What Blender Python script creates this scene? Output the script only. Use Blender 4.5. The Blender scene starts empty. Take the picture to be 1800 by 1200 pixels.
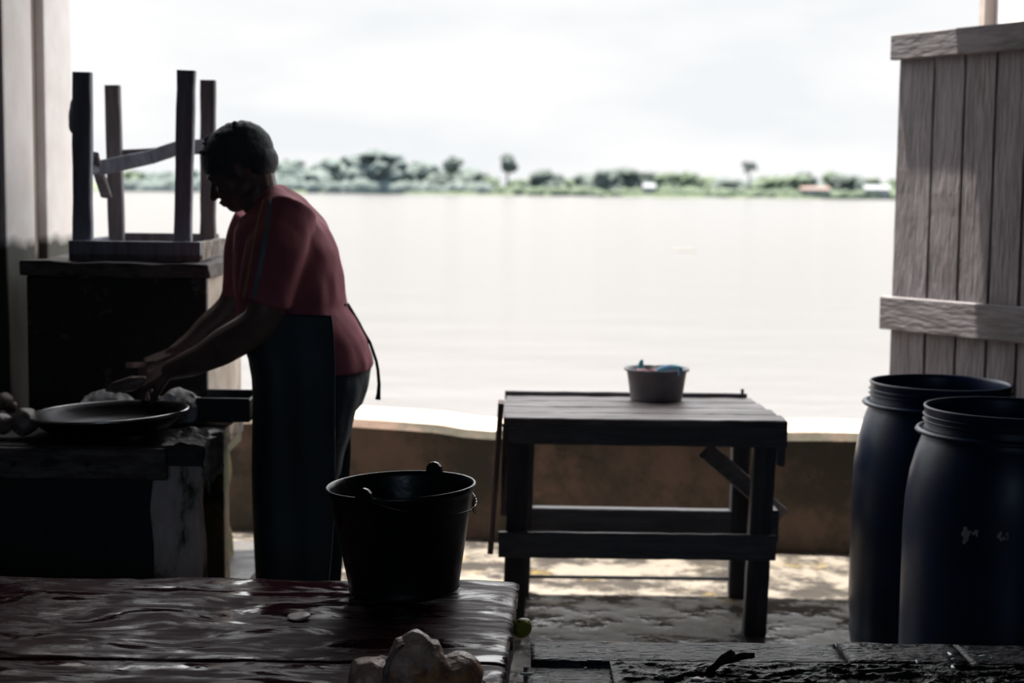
import bpy, bmesh, math, random
from mathutils import Vector, Matrix, noise
from mathutils.bvhtree import BVHTree
random.seed(7)
PI = math.pi
sc = bpy.context.scene
COL = sc.collection

# ------------------------------------------------------------------ camera
F = 2750.0
CAM_H = 1.35
PITCH = math.atan(269.0 / F)
ROLL = math.radians(0.64)
CR = Matrix.Rotation(PI / 2 - PITCH, 3, 'X') @ Matrix.Rotation(ROLL, 3, 'Z')
CAM = Vector((0, 0, CAM_H))
cd = bpy.data.cameras.new('camera'); cam = bpy.data.objects.new('camera', cd); COL.objects.link(cam)
cd.sensor_width = 36.0; cd.lens = F / 1800 * 36; cd.clip_end = 4000; cd.clip_start = 0.05
cam.matrix_world = Matrix.Translation(CAM) @ CR.to_4x4()
cd.dof.use_dof = True; cd.dof.focus_distance = 3.15; cd.dof.aperture_fstop = 3.8
sc.camera = cam

def ray(px, py):
    return (CR @ Vector(((px - 900) / F, (600 - py) / F, -1))).normalized()
def at(px, py, Y):
    r = ray(px, py); return CAM + r * (Y / r.y)
def atz(px, py, z):
    r = ray(px, py); return CAM + r * ((z - CAM_H) / r.z)

# ------------------------------------------------------------------ world, sun, exposure
sc.view_settings.view_transform = 'Standard'; sc.view_settings.look = 'None'
sc.view_settings.gamma = 1; sc.view_settings.use_curve_mapping = False
sc.view_settings.exposure = 0.0
SKY = 1.0
w = bpy.data.worlds.new('world'); sc.world = w; w.use_nodes = True
nt = w.node_tree; nt.nodes.clear()
def N(nt, t, **kw):
    n = nt.nodes.new(t)
    for k, v in kw.items():
        if k in n.inputs: n.inputs[k].default_value = v
        else: setattr(n, k, v)
    return n
out = N(nt, 'ShaderNodeOutputWorld'); bg = N(nt, 'ShaderNodeBackground')
tc = N(nt, 'ShaderNodeTexCoord'); mp = N(nt, 'ShaderNodeMapping')
mp.inputs['Scale'].default_value = (1.0, 1.0, 3.4)
mp.inputs['Location'].default_value = (0.35, 0.0, 0.2)
nz = N(nt, 'ShaderNodeTexNoise'); nz.inputs['Scale'].default_value = 5.0; nz.inputs['Detail'].default_value = 5
rp = N(nt, 'ShaderNodeValToRGB')
rp.color_ramp.elements[0].position = 0.38; rp.color_ramp.elements[0].color = (0.90, 0.925, 0.95, 1)
rp.color_ramp.elements[1].position = 0.54; rp.color_ramp.elements[1].color = (1.0, 1.0, 1.0, 1)
L = nt.links.new
L(tc.outputs['Generated'], mp.inputs['Vector']); L(mp.outputs[0], nz.inputs['Vector'])
L(nz.outputs['Fac'], rp.inputs['Fac']); L(bg.outputs[0], out.inputs['Surface'])
# overcast sky: brighter towards the zenith, bluer away from the river side
sp = N(nt, 'ShaderNodeSeparateXYZ'); L(tc.outputs['Generated'], sp.inputs[0])
zr = N(nt, 'ShaderNodeMapRange'); zr.interpolation_type = 'SMOOTHSTEP'
zr.inputs['From Min'].default_value = 0.12; zr.inputs['From Max'].default_value = 0.34
zr.inputs['To Min'].default_value = SKY; zr.inputs['To Max'].default_value = SKY * 3.4
L(sp.outputs['Z'], zr.inputs['Value']); L(zr.outputs[0], bg.inputs['Strength'])
yr = N(nt, 'ShaderNodeMapRange'); yr.inputs['From Min'].default_value = 0.2; yr.inputs['From Max'].default_value = -0.6
L(sp.outputs['Y'], yr.inputs['Value'])
bm_ = N(nt, 'ShaderNodeMix'); bm_.data_type = 'RGBA'; bm_.blend_type = 'MULTIPLY'; bm_.inputs['B'].default_value = (0.50, 0.66, 0.84, 1)
L(yr.outputs[0], bm_.inputs['Factor']); L(rp.outputs[0], bm_.inputs['A']); L(bm_.outputs['Result'], bg.inputs['Color'])

SUN_FROM = Vector((-0.16, 0.12, 1.0)).normalized()
sd = bpy.data.lights.new('sun', 'SUN'); so = bpy.data.objects.new('sun', sd); COL.objects.link(so)
sd.energy = 26.0; sd.angle = math.radians(0.6); sd.color = (1.0, 0.94, 0.82)
so.rotation_euler = SUN_FROM.to_track_quat('Z', 'Y').to_euler(); so.location = (0, 5, 6)

# ------------------------------------------------------------------ materials
def mat(name, c1, c2=None, rough=0.6, rough2=None, scale=6, lo=0.4, hi=0.6, bump=0.15, bscale=40, metal=0, stretch=(1, 1, 1),
        spec=0.5, c3=None, s3=2.5, lo3=0.5, hi3=0.7, bdist=0.01):
    m = bpy.data.materials.new(name); m.use_nodes = True
    t = m.node_tree; b = t.nodes['Principled BSDF']; lk = t.links.new
    b.inputs['Metallic'].default_value = metal; b.inputs['Specular IOR Level'].default_value = spec
    tc = N(t, 'ShaderNodeTexCoord'); mp = N(t, 'ShaderNodeMapping'); mp.inputs['Scale'].default_value = stretch
    lk(tc.outputs['Object'], mp.inputs['Vector'])
    n1 = N(t, 'ShaderNodeTexNoise'); n1.inputs['Scale'].default_value = scale; n1.inputs['Detail'].default_value = 6
    n1.inputs['Roughness'].default_value = 0.65
    lk(mp.outputs[0], n1.inputs['Vector'])
    c2 = c2 or tuple(x * 0.75 for x in c1)
    mr = N(t, 'ShaderNodeMapRange'); mr.inputs['From Min'].default_value = lo; mr.inputs['From Max'].default_value = hi
    lk(n1.outputs['Fac'], mr.inputs['Value'])
    mx = N(t, 'ShaderNodeMix'); mx.data_type = 'RGBA'
    mx.inputs['A'].default_value = (*c1, 1); mx.inputs['B'].default_value = (*c2, 1)
    lk(mr.outputs[0], mx.inputs['Factor']); colout = mx.outputs['Result']
    if c3:
        n3 = N(t, 'ShaderNodeTexNoise'); n3.inputs['Scale'].default_value = s3; n3.inputs['Detail'].default_value = 8
        n3.inputs['Roughness'].default_value = 0.7
        lk(mp.outputs[0], n3.inputs['Vector'])
        m3 = N(t, 'ShaderNodeMapRange'); m3.inputs['From Min'].default_value = lo3; m3.inputs['From Max'].default_value = hi3
        lk(n3.outputs['Fac'], m3.inputs['Value'])
        mx3 = N(t, 'ShaderNodeMix'); mx3.data_type = 'RGBA'; mx3.inputs['B'].default_value = (*c3, 1)
        lk(colout, mx3.inputs['A']); lk(m3.outputs[0], mx3.inputs['Factor']); colout = mx3.outputs['Result']
    lk(colout, b.inputs['Base Color'])
    if rough2 is None: b.inputs['Roughness'].default_value = rough
    else:
        r = N(t, 'ShaderNodeMapRange'); r.inputs['From Min'].default_value = lo; r.inputs['From Max'].default_value = hi
        r.inputs['To Min'].default_value = rough; r.inputs['To Max'].default_value = rough2
        lk(n1.outputs['Fac'], r.inputs['Value']); lk(r.outputs[0], b.inputs['Roughness'])
    if bump > 0:
        n2 = N(t, 'ShaderNodeTexNoise'); n2.inputs['Scale'].default_value = bscale; n2.inputs['Detail'].default_value = 4
        lk(mp.outputs[0], n2.inputs['Vector'])
        bp = N(t, 'ShaderNodeBump'); bp.inputs['Strength'].default_value = bump; bp.inputs['Distance'].default_value = bdist
        lk(n2.outputs['Fac'], bp.inputs['Height']); lk(bp.outputs[0], b.inputs['Normal'])
    return m

MT = {}
MT['floor'] = mat('wet_concrete', (0.125, 0.11, 0.095), (0.04, 0.036, 0.034), rough=0.5, rough2=0.14, scale=4.5, lo=0.44, hi=0.56, bump=0.6, bscale=9, bdist=0.03,
                  c3=(0.17, 0.125, 0.05), s3=4, lo3=0.58, hi3=0.7, spec=0.3)
MT['plaster_dark'] = mat('dark_plaster', (0.05, 0.048, 0.045), (0.02, 0.02, 0.018), scale=4)
MT['roof'] = mat('roof_sheet', (0.07, 0.065, 0.06), scale=4)
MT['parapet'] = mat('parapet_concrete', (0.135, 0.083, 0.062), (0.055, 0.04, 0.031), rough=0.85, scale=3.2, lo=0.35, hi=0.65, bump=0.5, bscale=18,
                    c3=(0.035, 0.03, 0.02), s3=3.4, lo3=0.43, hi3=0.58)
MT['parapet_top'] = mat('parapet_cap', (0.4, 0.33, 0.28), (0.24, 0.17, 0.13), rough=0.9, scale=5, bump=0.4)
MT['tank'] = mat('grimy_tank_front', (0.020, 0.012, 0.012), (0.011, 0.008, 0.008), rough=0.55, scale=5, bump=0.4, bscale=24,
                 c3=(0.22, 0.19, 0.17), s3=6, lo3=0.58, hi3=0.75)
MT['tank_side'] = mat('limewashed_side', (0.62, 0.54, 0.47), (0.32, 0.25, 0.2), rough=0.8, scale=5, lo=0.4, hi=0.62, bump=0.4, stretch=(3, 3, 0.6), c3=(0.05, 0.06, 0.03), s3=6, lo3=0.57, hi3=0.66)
MT['moss'] = mat('mossy_concrete', (0.2, 0.13, 0.07), (0.07, 0.08, 0.02), rough=0.9, scale=9, bump=0.6, c3=(0.02, 0.02, 0.014), s3=5, lo3=0.5, hi3=0.6)
MT['stool'] = mat('stool_wood', (0.30, 0.33, 0.40), (0.21, 0.22, 0.27), rough=0.6, stretch=(4, 4, 0.5), scale=8, bump=0.3)
MT['stool_lit'] = mat('stool_lit_side', (0.42, 0.37, 0.33), (0.15, 0.12, 0.1), rough=0.8, scale=14, bump=0.4)  # paler copy of the stool wood, light from the side put into colour
MT['stool_brown'] = mat('stool_brown_wood', (0.24, 0.215, 0.23), (0.15, 0.135, 0.145), rough=0.7, stretch=(4, 4, 0.5), scale=8, bump=0.3)
MT['bench_wood'] = mat('bench_wood', (0.15, 0.14, 0.15), (0.085, 0.08, 0.085), rough=0.6, rough2=0.4, stretch=(0.6, 4, 4), scale=7, bump=0.35, bscale=30)
MT['bench_top'] = mat('bench_top_wood', (0.22, 0.18, 0.18), (0.11, 0.09, 0.088), rough=0.42, rough2=0.6, stretch=(0.5, 5, 5), scale=7, bump=0.3)
MT['bench_leg'] = mat('bench_leg_wood', (0.10, 0.095, 0.10), (0.055, 0.05, 0.055), rough=0.6, stretch=(4, 4, 0.5), scale=7, bump=0.35)
MT['bench_red'] = mat('bench_reddish_wood', (0.4, 0.28, 0.24), (0.12, 0.08, 0.07), rough=0.7, stretch=(4, 4, 0.5), scale=7, bump=0.35)
MT['door'] = mat('weathered_door', (0.16, 0.143, 0.158), (0.10, 0.088, 0.098), rough=0.75, stretch=(5, 5, 0.7), scale=5, bump=0.5, bscale=16, c3=(0.09, 0.075, 0.075), s3=4.5, lo3=0.58, hi3=0.7)
MT['door_rail'] = mat('weathered_door_rail', (0.135, 0.124, 0.14), (0.08, 0.072, 0.08), rough=0.75, stretch=(1, 1, 5), scale=5, bump=0.5, bscale=16, c3=(0.08, 0.07, 0.07), s3=6, lo3=0.55, hi3=0.7)
MT['drum'] = mat('blue_plastic', (0.005, 0.022, 0.07), (0.004, 0.014, 0.046), rough=0.3, rough2=0.42, scale=4, bump=0.05, spec=0.35)
MT['bucket'] = mat('black_rubber', (0.010, 0.016, 0.022), (0.007, 0.011, 0.015), rough=0.26, rough2=0.4, scale=6, bump=0.12, bscale=50)
MT['steel'] = mat('dull_steel', (0.65, 0.64, 0.66), rough=0.2, metal=1, bump=0.05)
MT['wire'] = mat('dark_wire', (0.10, 0.09, 0.09), rough=0.35, metal=1, bump=0)
MT['basin'] = mat('dark_metal_basin', (0.06, 0.06, 0.065), (0.04, 0.04, 0.045), rough=0.3, rough2=0.4, metal=1, bump=0.05)
MT['skin'] = mat('brown_skin', (0.22, 0.145, 0.135), (0.17, 0.11, 0.10), rough=0.42, scale=10, bump=0.08, bscale=120)
MT['hair'] = mat('black_hair', (0.065, 0.09, 0.11), (0.048, 0.066, 0.082), rough=0.65, stretch=(6, 6, 1), scale=20, bump=0.5, bscale=60)
MT['shirt'] = mat('maroon_shirt', (0.50, 0.155, 0.20), (0.42, 0.13, 0.17), rough=0.85, scale=5, bump=0.2, bscale=14, bdist=0.02)
MT['stripe_y'] = mat('ochre_stripe', (0.7, 0.42, 0.22), rough=0.85, bump=0)
MT['stripe_t'] = mat('teal_stripe', (0.25, 0.36, 0.37), rough=0.85, bump=0)
MT['apron'] = mat('navy_apron', (0.022, 0.042, 0.058), (0.017, 0.032, 0.045), rough=0.5, rough2=0.6, scale=3, bump=0.25, bscale=6, bdist=0.03)
MT['jeans'] = mat('denim', (0.055, 0.068, 0.092), (0.038, 0.048, 0.066), rough=0.85, scale=12, bump=0.2, bscale=60)
MT['boot'] = mat('dark_rubber_boot', (0.02, 0.02, 0.02), rough=0.4)
MT['cloth'] = mat('white_cloth', (0.8, 0.79, 0.8), (0.6, 0.59, 0.6), rough=0.9, scale=30, bump=0.8, bscale=70)
MT['plank_grey'] = mat('greyed_plank', (0.17, 0.15, 0.15), (0.07, 0.06, 0.06), rough=0.7, stretch=(1, 4, 4), scale=10, bump=0.5, c3=(0.02, 0.02, 0.02), s3=9, lo3=0.55, hi3=0.65)
MT['post'] = mat('concrete_post', (0.7, 0.61, 0.6), (0.48, 0.4, 0.39), rough=0.8, scale=5, stretch=(2, 2, 0.7), bump=0.4, c3=(0.06, 0.07, 0.03), s3=4, lo3=0.52, hi3=0.6)
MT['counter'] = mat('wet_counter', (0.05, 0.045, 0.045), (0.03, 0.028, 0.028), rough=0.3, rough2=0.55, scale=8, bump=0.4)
MT['black'] = mat('black_box', (0.008, 0.009, 0.012), rough=0.55, bump=0.2)
MT['film'] = mat('grey_film', (0.4, 0.41, 0.43), (0.2, 0.2, 0.21), rough=0.2, rough2=0.5, scale=20, bump=0.7, bscale=50)
MT['fish_pale'] = mat('pale_fish', (0.34, 0.27, 0.26), (0.18, 0.13, 0.12), rough=0.35, scale=25, bump=0.4)
MT['fish_dark'] = mat('dark_fish', (0.05, 0.035, 0.035), (0.1, 0.06, 0.055), rough=0.3, scale=25, bump=0.4)
MT['teal'] = mat('teal_plastic', (0.02, 0.2, 0.24), rough=0.4, bump=0)
MT['lime'] = mat('yellow_lime', (0.42, 0.36, 0.02), (0.3, 0.28, 0.03), rough=0.4, scale=30, bump=0.3, bscale=160)
MT['meat'] = mat('raw_fish_cut', (0.62, 0.42, 0.34), (0.28, 0.15, 0.11), rough=0.25, rough2=0.5, scale=16, bump=0.9, bscale=55, c3=(0.75, 0.33, 0.10), s3=11, lo3=0.52, hi3=0.68)
MT['pebble'] = mat('pale_scrap', (0.75, 0.62, 0.58), rough=0.4, scale=20)
MT['scrap'] = mat('pale_green_scrap', (0.5, 0.58, 0.53), rough=0.25, scale=20)
MT['ledge'] = mat('dark_slab', (0.03, 0.031, 0.038), (0.016, 0.017, 0.021), rough=0.42, rough2=0.12, scale=9, bump=1.0, bscale=30, stretch=(1, 3, 1), spec=0.12)
MT['skinblack'] = mat('black_wet_sheet', (0.010, 0.012, 0.015), (0.02, 0.023, 0.028), rough=0.2, rough2=0.45, scale=14, bump=1.0, bscale=60, spec=0.11)
MT['white_paint'] = None
MT['tub'] = mat('grey_tub', (0.22, 0.22, 0.24), (0.17, 0.17, 0.19), rough=0.5, scale=10, bump=0.1)
MT['teal_cloth'] = mat('teal_cloth', (0.15, 0.5, 0.5), (0.2, 0.35, 0.6), rough=0.8, scale=30)
MT['pink'] = mat('pink_cloth', (0.55, 0.3, 0.33), rough=0.8)
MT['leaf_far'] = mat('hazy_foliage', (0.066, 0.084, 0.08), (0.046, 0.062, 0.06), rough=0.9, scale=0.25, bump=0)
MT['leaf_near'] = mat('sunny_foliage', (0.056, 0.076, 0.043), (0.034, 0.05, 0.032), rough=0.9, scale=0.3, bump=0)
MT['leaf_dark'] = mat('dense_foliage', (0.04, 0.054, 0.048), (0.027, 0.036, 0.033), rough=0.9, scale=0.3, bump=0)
MT['trunk'] = mat('tree_trunk', (0.2, 0.19, 0.17), rough=0.9, scale=0.5, bump=0)
MT['bank'] = mat('grassy_bank', (0.065, 0.085, 0.04), (0.04, 0.055, 0.033), rough=0.9, scale=0.08, bump=0, c3=(0.16, 0.13, 0.10), s3=0.1, lo3=0.6, hi3=0.65)
MT['house_wall'] = mat('pale_house_wall', (0.2, 0.195, 0.19), rough=0.9, scale=0.5, bump=0)
MT['house_roof'] = mat('rusty_roof', (0.12, 0.08, 0.07), rough=0.8, scale=0.5, bump=0)
MT['house_roof_w'] = mat('white_roof', (0.17, 0.18, 0.195), rough=0.8, scale=0.5, bump=0)

def water_mat():
    m = bpy.data.materials.new('silty_river_water'); m.use_nodes = True
    t = m.node_tree; b = t.nodes['Principled BSDF']; lk = t.links.new
    tc = N(t, 'ShaderNodeTexCoord'); mp = N(t, 'ShaderNodeMapping'); mp.inputs['Scale'].default_value = (0.5, 1.0, 1)
    lk(tc.outputs['Object'], mp.inputs['Vector'])
    n = N(t, 'ShaderNodeTexNoise'); n.inputs['Scale'].default_value = 0.35; n.inputs['Detail'].default_value = 7; n.inputs['Roughness'].default_value = 0.65
    lk(mp.outputs[0], n.inputs['Vector'])
    bp = N(t, 'ShaderNodeBump'); bp.inputs['Strength'].default_value = 0.22; bp.inputs['Distance'].default_value = 0.3
    lk(n.outputs['Fac'], bp.inputs['Height']); lk(bp.outputs[0], b.inputs['Normal'])
    b.inputs['Base Color'].default_value = (0.06, 0.053, 0.049, 1); b.inputs['Roughness'].default_value = 0.18
    return m
MT['water'] = water_mat()

def banded(name, up, dn, z0, zw, rough=0.8, noisecol=None):
    """paint that changes with height: limewash above, grimy dado below"""
    m = bpy.data.materials.new(name); m.use_nodes = True
    t = m.node_tree; b = t.nodes['Principled BSDF']; lk = t.links.new
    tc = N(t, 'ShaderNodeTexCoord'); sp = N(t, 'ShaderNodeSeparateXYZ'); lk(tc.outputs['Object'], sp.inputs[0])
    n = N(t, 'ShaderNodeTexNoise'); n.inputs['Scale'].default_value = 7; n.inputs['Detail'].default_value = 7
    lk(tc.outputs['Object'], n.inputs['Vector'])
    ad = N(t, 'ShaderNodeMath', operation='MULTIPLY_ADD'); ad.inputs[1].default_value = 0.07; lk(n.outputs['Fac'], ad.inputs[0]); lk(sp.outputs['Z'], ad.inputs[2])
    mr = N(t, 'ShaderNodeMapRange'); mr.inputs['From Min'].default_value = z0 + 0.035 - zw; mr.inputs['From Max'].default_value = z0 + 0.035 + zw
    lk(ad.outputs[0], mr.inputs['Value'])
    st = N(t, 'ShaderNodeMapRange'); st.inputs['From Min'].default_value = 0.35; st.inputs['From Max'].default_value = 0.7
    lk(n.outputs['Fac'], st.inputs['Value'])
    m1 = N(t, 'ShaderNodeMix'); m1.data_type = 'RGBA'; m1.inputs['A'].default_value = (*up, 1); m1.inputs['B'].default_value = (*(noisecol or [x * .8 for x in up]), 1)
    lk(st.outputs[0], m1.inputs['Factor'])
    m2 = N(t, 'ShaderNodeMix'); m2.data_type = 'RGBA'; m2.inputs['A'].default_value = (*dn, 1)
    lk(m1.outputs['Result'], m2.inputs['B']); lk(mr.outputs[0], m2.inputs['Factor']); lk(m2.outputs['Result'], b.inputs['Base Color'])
    b.inputs['Roughness'].default_value = rough
    bp = N(t, 'ShaderNodeBump'); bp.inputs['Strength'].default_value = 0.3; bp.inputs['Distance'].default_value = 0.02
    lk(n.outputs['Fac'], bp.inputs['Height']); lk(bp.outputs[0], b.inputs['Normal'])
    return m
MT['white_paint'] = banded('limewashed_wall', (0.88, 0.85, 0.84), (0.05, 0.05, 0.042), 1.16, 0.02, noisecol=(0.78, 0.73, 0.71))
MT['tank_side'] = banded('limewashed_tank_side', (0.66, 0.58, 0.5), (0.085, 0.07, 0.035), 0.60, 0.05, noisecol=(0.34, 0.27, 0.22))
MT['frame_paint'] = banded('old_frame_wood', (0.36, 0.30, 0.27), (0.04, 0.04, 0.035), 1.10, 0.03)

def table_mat():
    """maroon painted boards, wet: patchy wear, streaks and standing water"""
    m = bpy.data.materials.new('wet_maroon_boards'); m.use_nodes = True
    t = m.node_tree; b = t.nodes['Principled BSDF']; lk = t.links.new
    tc = N(t, 'ShaderNodeTexCoord'); mp = N(t, 'ShaderNodeMapping'); mp.inputs['Scale'].default_value = (1.0, 2.2, 1)
    mp.inputs['Rotation'].default_value = (0, 0, 0.12)
    lk(tc.outputs['Object'], mp.inputs['Vector'])
    def noi(s, d, r=0.6, dist=0.0):
        n = N(t, 'ShaderNodeTexNoise'); n.inputs['Scale'].default_value = s; n.inputs['Detail'].default_value = d
        n.inputs['Roughness'].default_value = r; n.inputs['Distortion'].default_value = dist; lk(mp.outputs[0], n.inputs['Vector']); return n
    def rng(src, a, c, lo=0, hi=1):
        r = N(t, 'ShaderNodeMapRange'); r.inputs['From Min'].default_value = a; r.inputs['From Max'].default_value = c
        r.inputs['To Min'].default_value = lo; r.inputs['To Max'].default_value = hi; lk(src, r.inputs['Value']); return r.outputs[0]
    wear = noi(5, 10, 0.72, 0.6); pud = noi(4.2, 7, 0.62, 0.9); fine = noi(38, 4)
    mp2 = N(t, 'ShaderNodeMapping'); mp2.inputs['Scale'].default_value = (4.5, 30, 1); mp2.inputs['Rotation'].default_value = (0, 0, -0.16)
    lk(tc.outputs['Object'], mp2.inputs['Vector'])
    stk = N(t, 'ShaderNodeTexNoise'); stk.inputs['Scale'].default_value = 1.6; stk.inputs['Detail'].default_value = 8; stk.inputs['Distortion'].default_value = 0.5
    lk(mp2.outputs[0], stk.inputs['Vector'])
    mul = N(t, 'ShaderNodeMath', operation='MULTIPLY'); lk(rng(stk.outputs['Fac'], 0.56, 0.70), mul.inputs[0]); lk(rng(wear.outputs['Fac'], 0.44, 0.62), mul.inputs[1])
    mx = N(t, 'ShaderNodeMix'); mx.data_type = 'RGBA'; mx.inputs['A'].default_value = (0.045, 0.011, 0.016, 1); mx.inputs['B'].default_value = (0.24, 0.20, 0.215, 1)
    lk(mul.outputs[0], mx.inputs['Factor']); lk(mx.outputs['Result'], b.inputs['Base Color'])
    wet = rng(pud.outputs['Fac'], 0.46, 0.58)
    r1 = rng(stk.outputs['Fac'], 0.35, 0.62, 0.25, 0.55)
    rm = N(t, 'ShaderNodeMix'); lk(wet, rm.inputs['Factor']); lk(r1, rm.inputs['A']); rm.inputs['B'].default_value = 0.07
    lk(rm.outputs['Result'], b.inputs['Roughness']); 
    sm = N(t, 'ShaderNodeMapRange'); sm.inputs['To Min'].default_value = 0.05; sm.inputs['To Max'].default_value = 0.7; lk(wet, sm.inputs['Value'])
    lk(sm.outputs[0], b.inputs['Specular IOR Level'])
    inv = N(t, 'ShaderNodeMath', operation='SUBTRACT'); inv.inputs[0].default_value = 1; lk(wet, inv.inputs[1])
    st = N(t, 'ShaderNodeMath', operation='MULTIPLY'); lk(inv.outputs[0], st.inputs[0]); st.inputs[1].default_value = 0.7
    bp = N(t, 'ShaderNodeBump'); bp.inputs['Distance'].default_value = 0.006; lk(st.outputs[0], bp.inputs['Strength'])
    ad = N(t, 'ShaderNodeMath', operation='ADD'); lk(stk.outputs['Fac'], ad.inputs[0]); lk(wear.outputs['Fac'], ad.inputs[1])
    lk(ad.outputs[0], bp.inputs['Height']); lk(bp.outputs[0], b.inputs['Normal'])
    return m
MT['table'] = table_mat()
MT['table_edge'] = mat('splintered_edge', (0.10, 0.085, 0.075), (0.3, 0.28, 0.27), rough=0.5, scale=30, lo=0.5, hi=0.65, bump=0.8, bscale=60)

# ------------------------------------------------------------------ mesh helpers
def newbm(): return bmesh.new()
def link(bm, name, m, root=None, smooth=False, local=False, loc=None):
    if root is not None and not local:
        bmesh.ops.translate(bm, verts=bm.verts, vec=-root.location)
    bmesh.ops.recalc_face_normals(bm, faces=bm.faces)
    me = bpy.data.meshes.new(name); bm.to_mesh(me); bm.free()
    if smooth:
        me.polygons.foreach_set('use_smooth', [True] * len(me.polygons))
    mm = MT[m] if isinstance(m, str) else m
    me.materials.append(mm)
    o = bpy.data.objects.new(name, me); COL.objects.link(o)
    if root is not None: o.parent = root
    return o
def thing(name, label, cat, loc, rot=(0, 0, 0), group=None):
    o = bpy.data.objects.new(name, None); COL.objects.link(o); o.empty_display_size = 0.05
    o.location = loc; o.rotation_euler = rot; tag(o, label, cat, group); return o
def tag(o, label, cat, group=None, kind=None):
    o['label'] = label; o['category'] = cat
    if group: o['group'] = group
    if kind: o['kind'] = kind
    return o
def struct(o): o['kind'] = 'structure'; return o
def sub(root, o):      # re-parent o (built in root's frame) under another part
    o.parent = root; return o

def box(bm, x0, x1, y0, y1, z0, z1, bev=0.0, mtx=None):
    r = bmesh.ops.create_cube(bm, size=1)
    M_ = Matrix.Translation(((x0 + x1) / 2, (y0 + y1) / 2, (z0 + z1) / 2)) @ Matrix.Diagonal((x1 - x0, y1 - y0, z1 - z0, 1))
    bmesh.ops.transform(bm, matrix=M_, verts=r['verts'])
    vs = r['verts']
    if bev > 0:
        es = list({e for v in vs for e in v.link_edges})
        g = bmesh.ops.bevel(bm, geom=es, offset=bev, segments=2, affect='EDGES', profile=0.6)
        vs = list({v for f in g['faces'] for v in f.verts} | {v for v in vs if v.is_valid})
    if mtx is not None: bmesh.ops.transform(bm, matrix=mtx, verts=vs)
    return vs
def beam(bm, p0, p1, w, h, up=(0, 1, 0), bev=0.003, seg=8, jit=0.0):
    """a worn timber from p0 to p1; w along the side, h along up"""
    p0 = Vector(p0); p1 = Vector(p1); d = (p1 - p0).normalized(); up = Vector(up)
    s = d.cross(up).normalized(); u = s.cross(d).normalized()
    rings = []
    c = min(bev * 1.2, w * .3, h * .3)
    prof = [(-w/2 + c, -h/2), (w/2 - c, -h/2), (w/2, -h/2 + c), (w/2, h/2 - c), (w/2 - c, h/2), (-w/2 + c, h/2), (-w/2, h/2 - c), (-w/2, -h/2 + c)]
    for i in range(seg + 1):
        t = i / seg; p = p0.lerp(p1, t); k = random.uniform(-jit, jit); q = random.uniform(-jit, jit)
        rings.append([bm.verts.new(p + s * (a * (1 + k / w)) + u * (b_ * (1 + q / h))) for a, b_ in prof])
    skin_rings(bm, rings)
def skin_rings(bm, rings, cap=True, closed=True):
    n = len(rings[0])
    for a, b_ in zip(rings, rings[1:]):
        for i in range(n if closed else n - 1):
            j = (i + 1) % n
            bm.faces.new((a[i], a[j], b_[j], b_[i]))
    if cap:
        bm.faces.new(rings[0][::-1]); bm.faces.new(rings[-1])
def tube(bm, pts, rad, segs=12, cap=True, flat=1.0, up=(0, 1, 0)):
    pts = [Vector(p) for p in pts]; n = len(pts)
    if not hasattr(rad, '__len__'): rad = [rad] * n
    rings = []
    for i, p in enumerate(pts):
        d = (pts[min(i + 1, n - 1)] - pts[max(i - 1, 0)]).normalized()
        u0 = Vector(up)
        if abs(d.dot(u0)) > 0.95: u0 = Vector((1, 0, 0))
        s = d.cross(u0).normalized(); u = s.cross(d).normalized()
        rings.append([bm.verts.new(p + (s * math.cos(2*PI*k/segs) + u * math.sin(2*PI*k/segs) * flat) * rad[i]) for k in range(segs)])
    skin_rings(bm, rings, cap)
def limb(bm, pts, rad, segs=14, up=(0, 1, 0), flat=1.0):
    """rounded-end tapered tube with smooth interpolation"""
    pts = [Vector(p) for p in pts]; P = []; R = []
    for i in range(len(pts) - 1):
        p0 = pts[max(i-1, 0)]; p1 = pts[i]; p2 = pts[i+1]; p3 = pts[min(i+2, len(pts)-1)]
        for k in range(5):
            t = k / 5
            P.append(0.5 * ((2*p1) + (p2-p0)*t + (2*p0-5*p1+4*p2-p3)*t*t + (3*p1-p0-3*p2+p3)*t**3))
            R.append(rad[i] + (rad[i+1]-rad[i]) * (t*t*(3-2*t)))
    P.append(pts[-1]); R.append(rad[-1])
    d0 = (P[0]-P[1]).normalized(); d1 = (P[-1]-P[-2]).normalized()
    pre = [(P[0] + d0*R[0]*math.sin(a), R[0]*math.cos(a)) for a in (1.4, 1.0, 0.5)]
    post = [(P[-1] + d1*R[-1]*math.sin(a), R[-1]*math.cos(a)) for a in (0.5, 1.0, 1.4)]
    allp = [p for p, _ in pre] + P + [p for p, _ in post]; allr = [r for _, r in pre] + R + [r for _, r in post]
    tube(bm, allp, allr, segs, True, flat, up)
def ell(bm, c, r, axes=None, sub_=3):
    g = bmesh.ops.create_icosphere(bm, subdivisions=sub_, radius=1)
    A = Matrix.Diagonal((*r, 1))
    if axes: A = Matrix((axes[0], axes[1], axes[2])).transposed().to_4x4() @ A
    bmesh.ops.transform(bm, matrix=Matrix.Translation(Vector(c)) @ A, verts=g['verts'])
    return g['verts']
def lathe(bm, prof, segs=48, c=(0, 0, 0), closed=False):
    rings = [[bm.verts.new((c[0] + r*math.cos(2*PI*k/segs), c[1] + r*math.sin(2*PI*k/segs), c[2] + z)) for k in range(segs)] for r, z in prof]
    skin_rings(bm, rings, cap=not closed)
    if closed:
        a, b_ = rings[-1], rings[0]
        for i in range(segs):
            j = (i + 1) % segs; bm.faces.new((a[i], a[j], b_[j], b_[i]))
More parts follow.
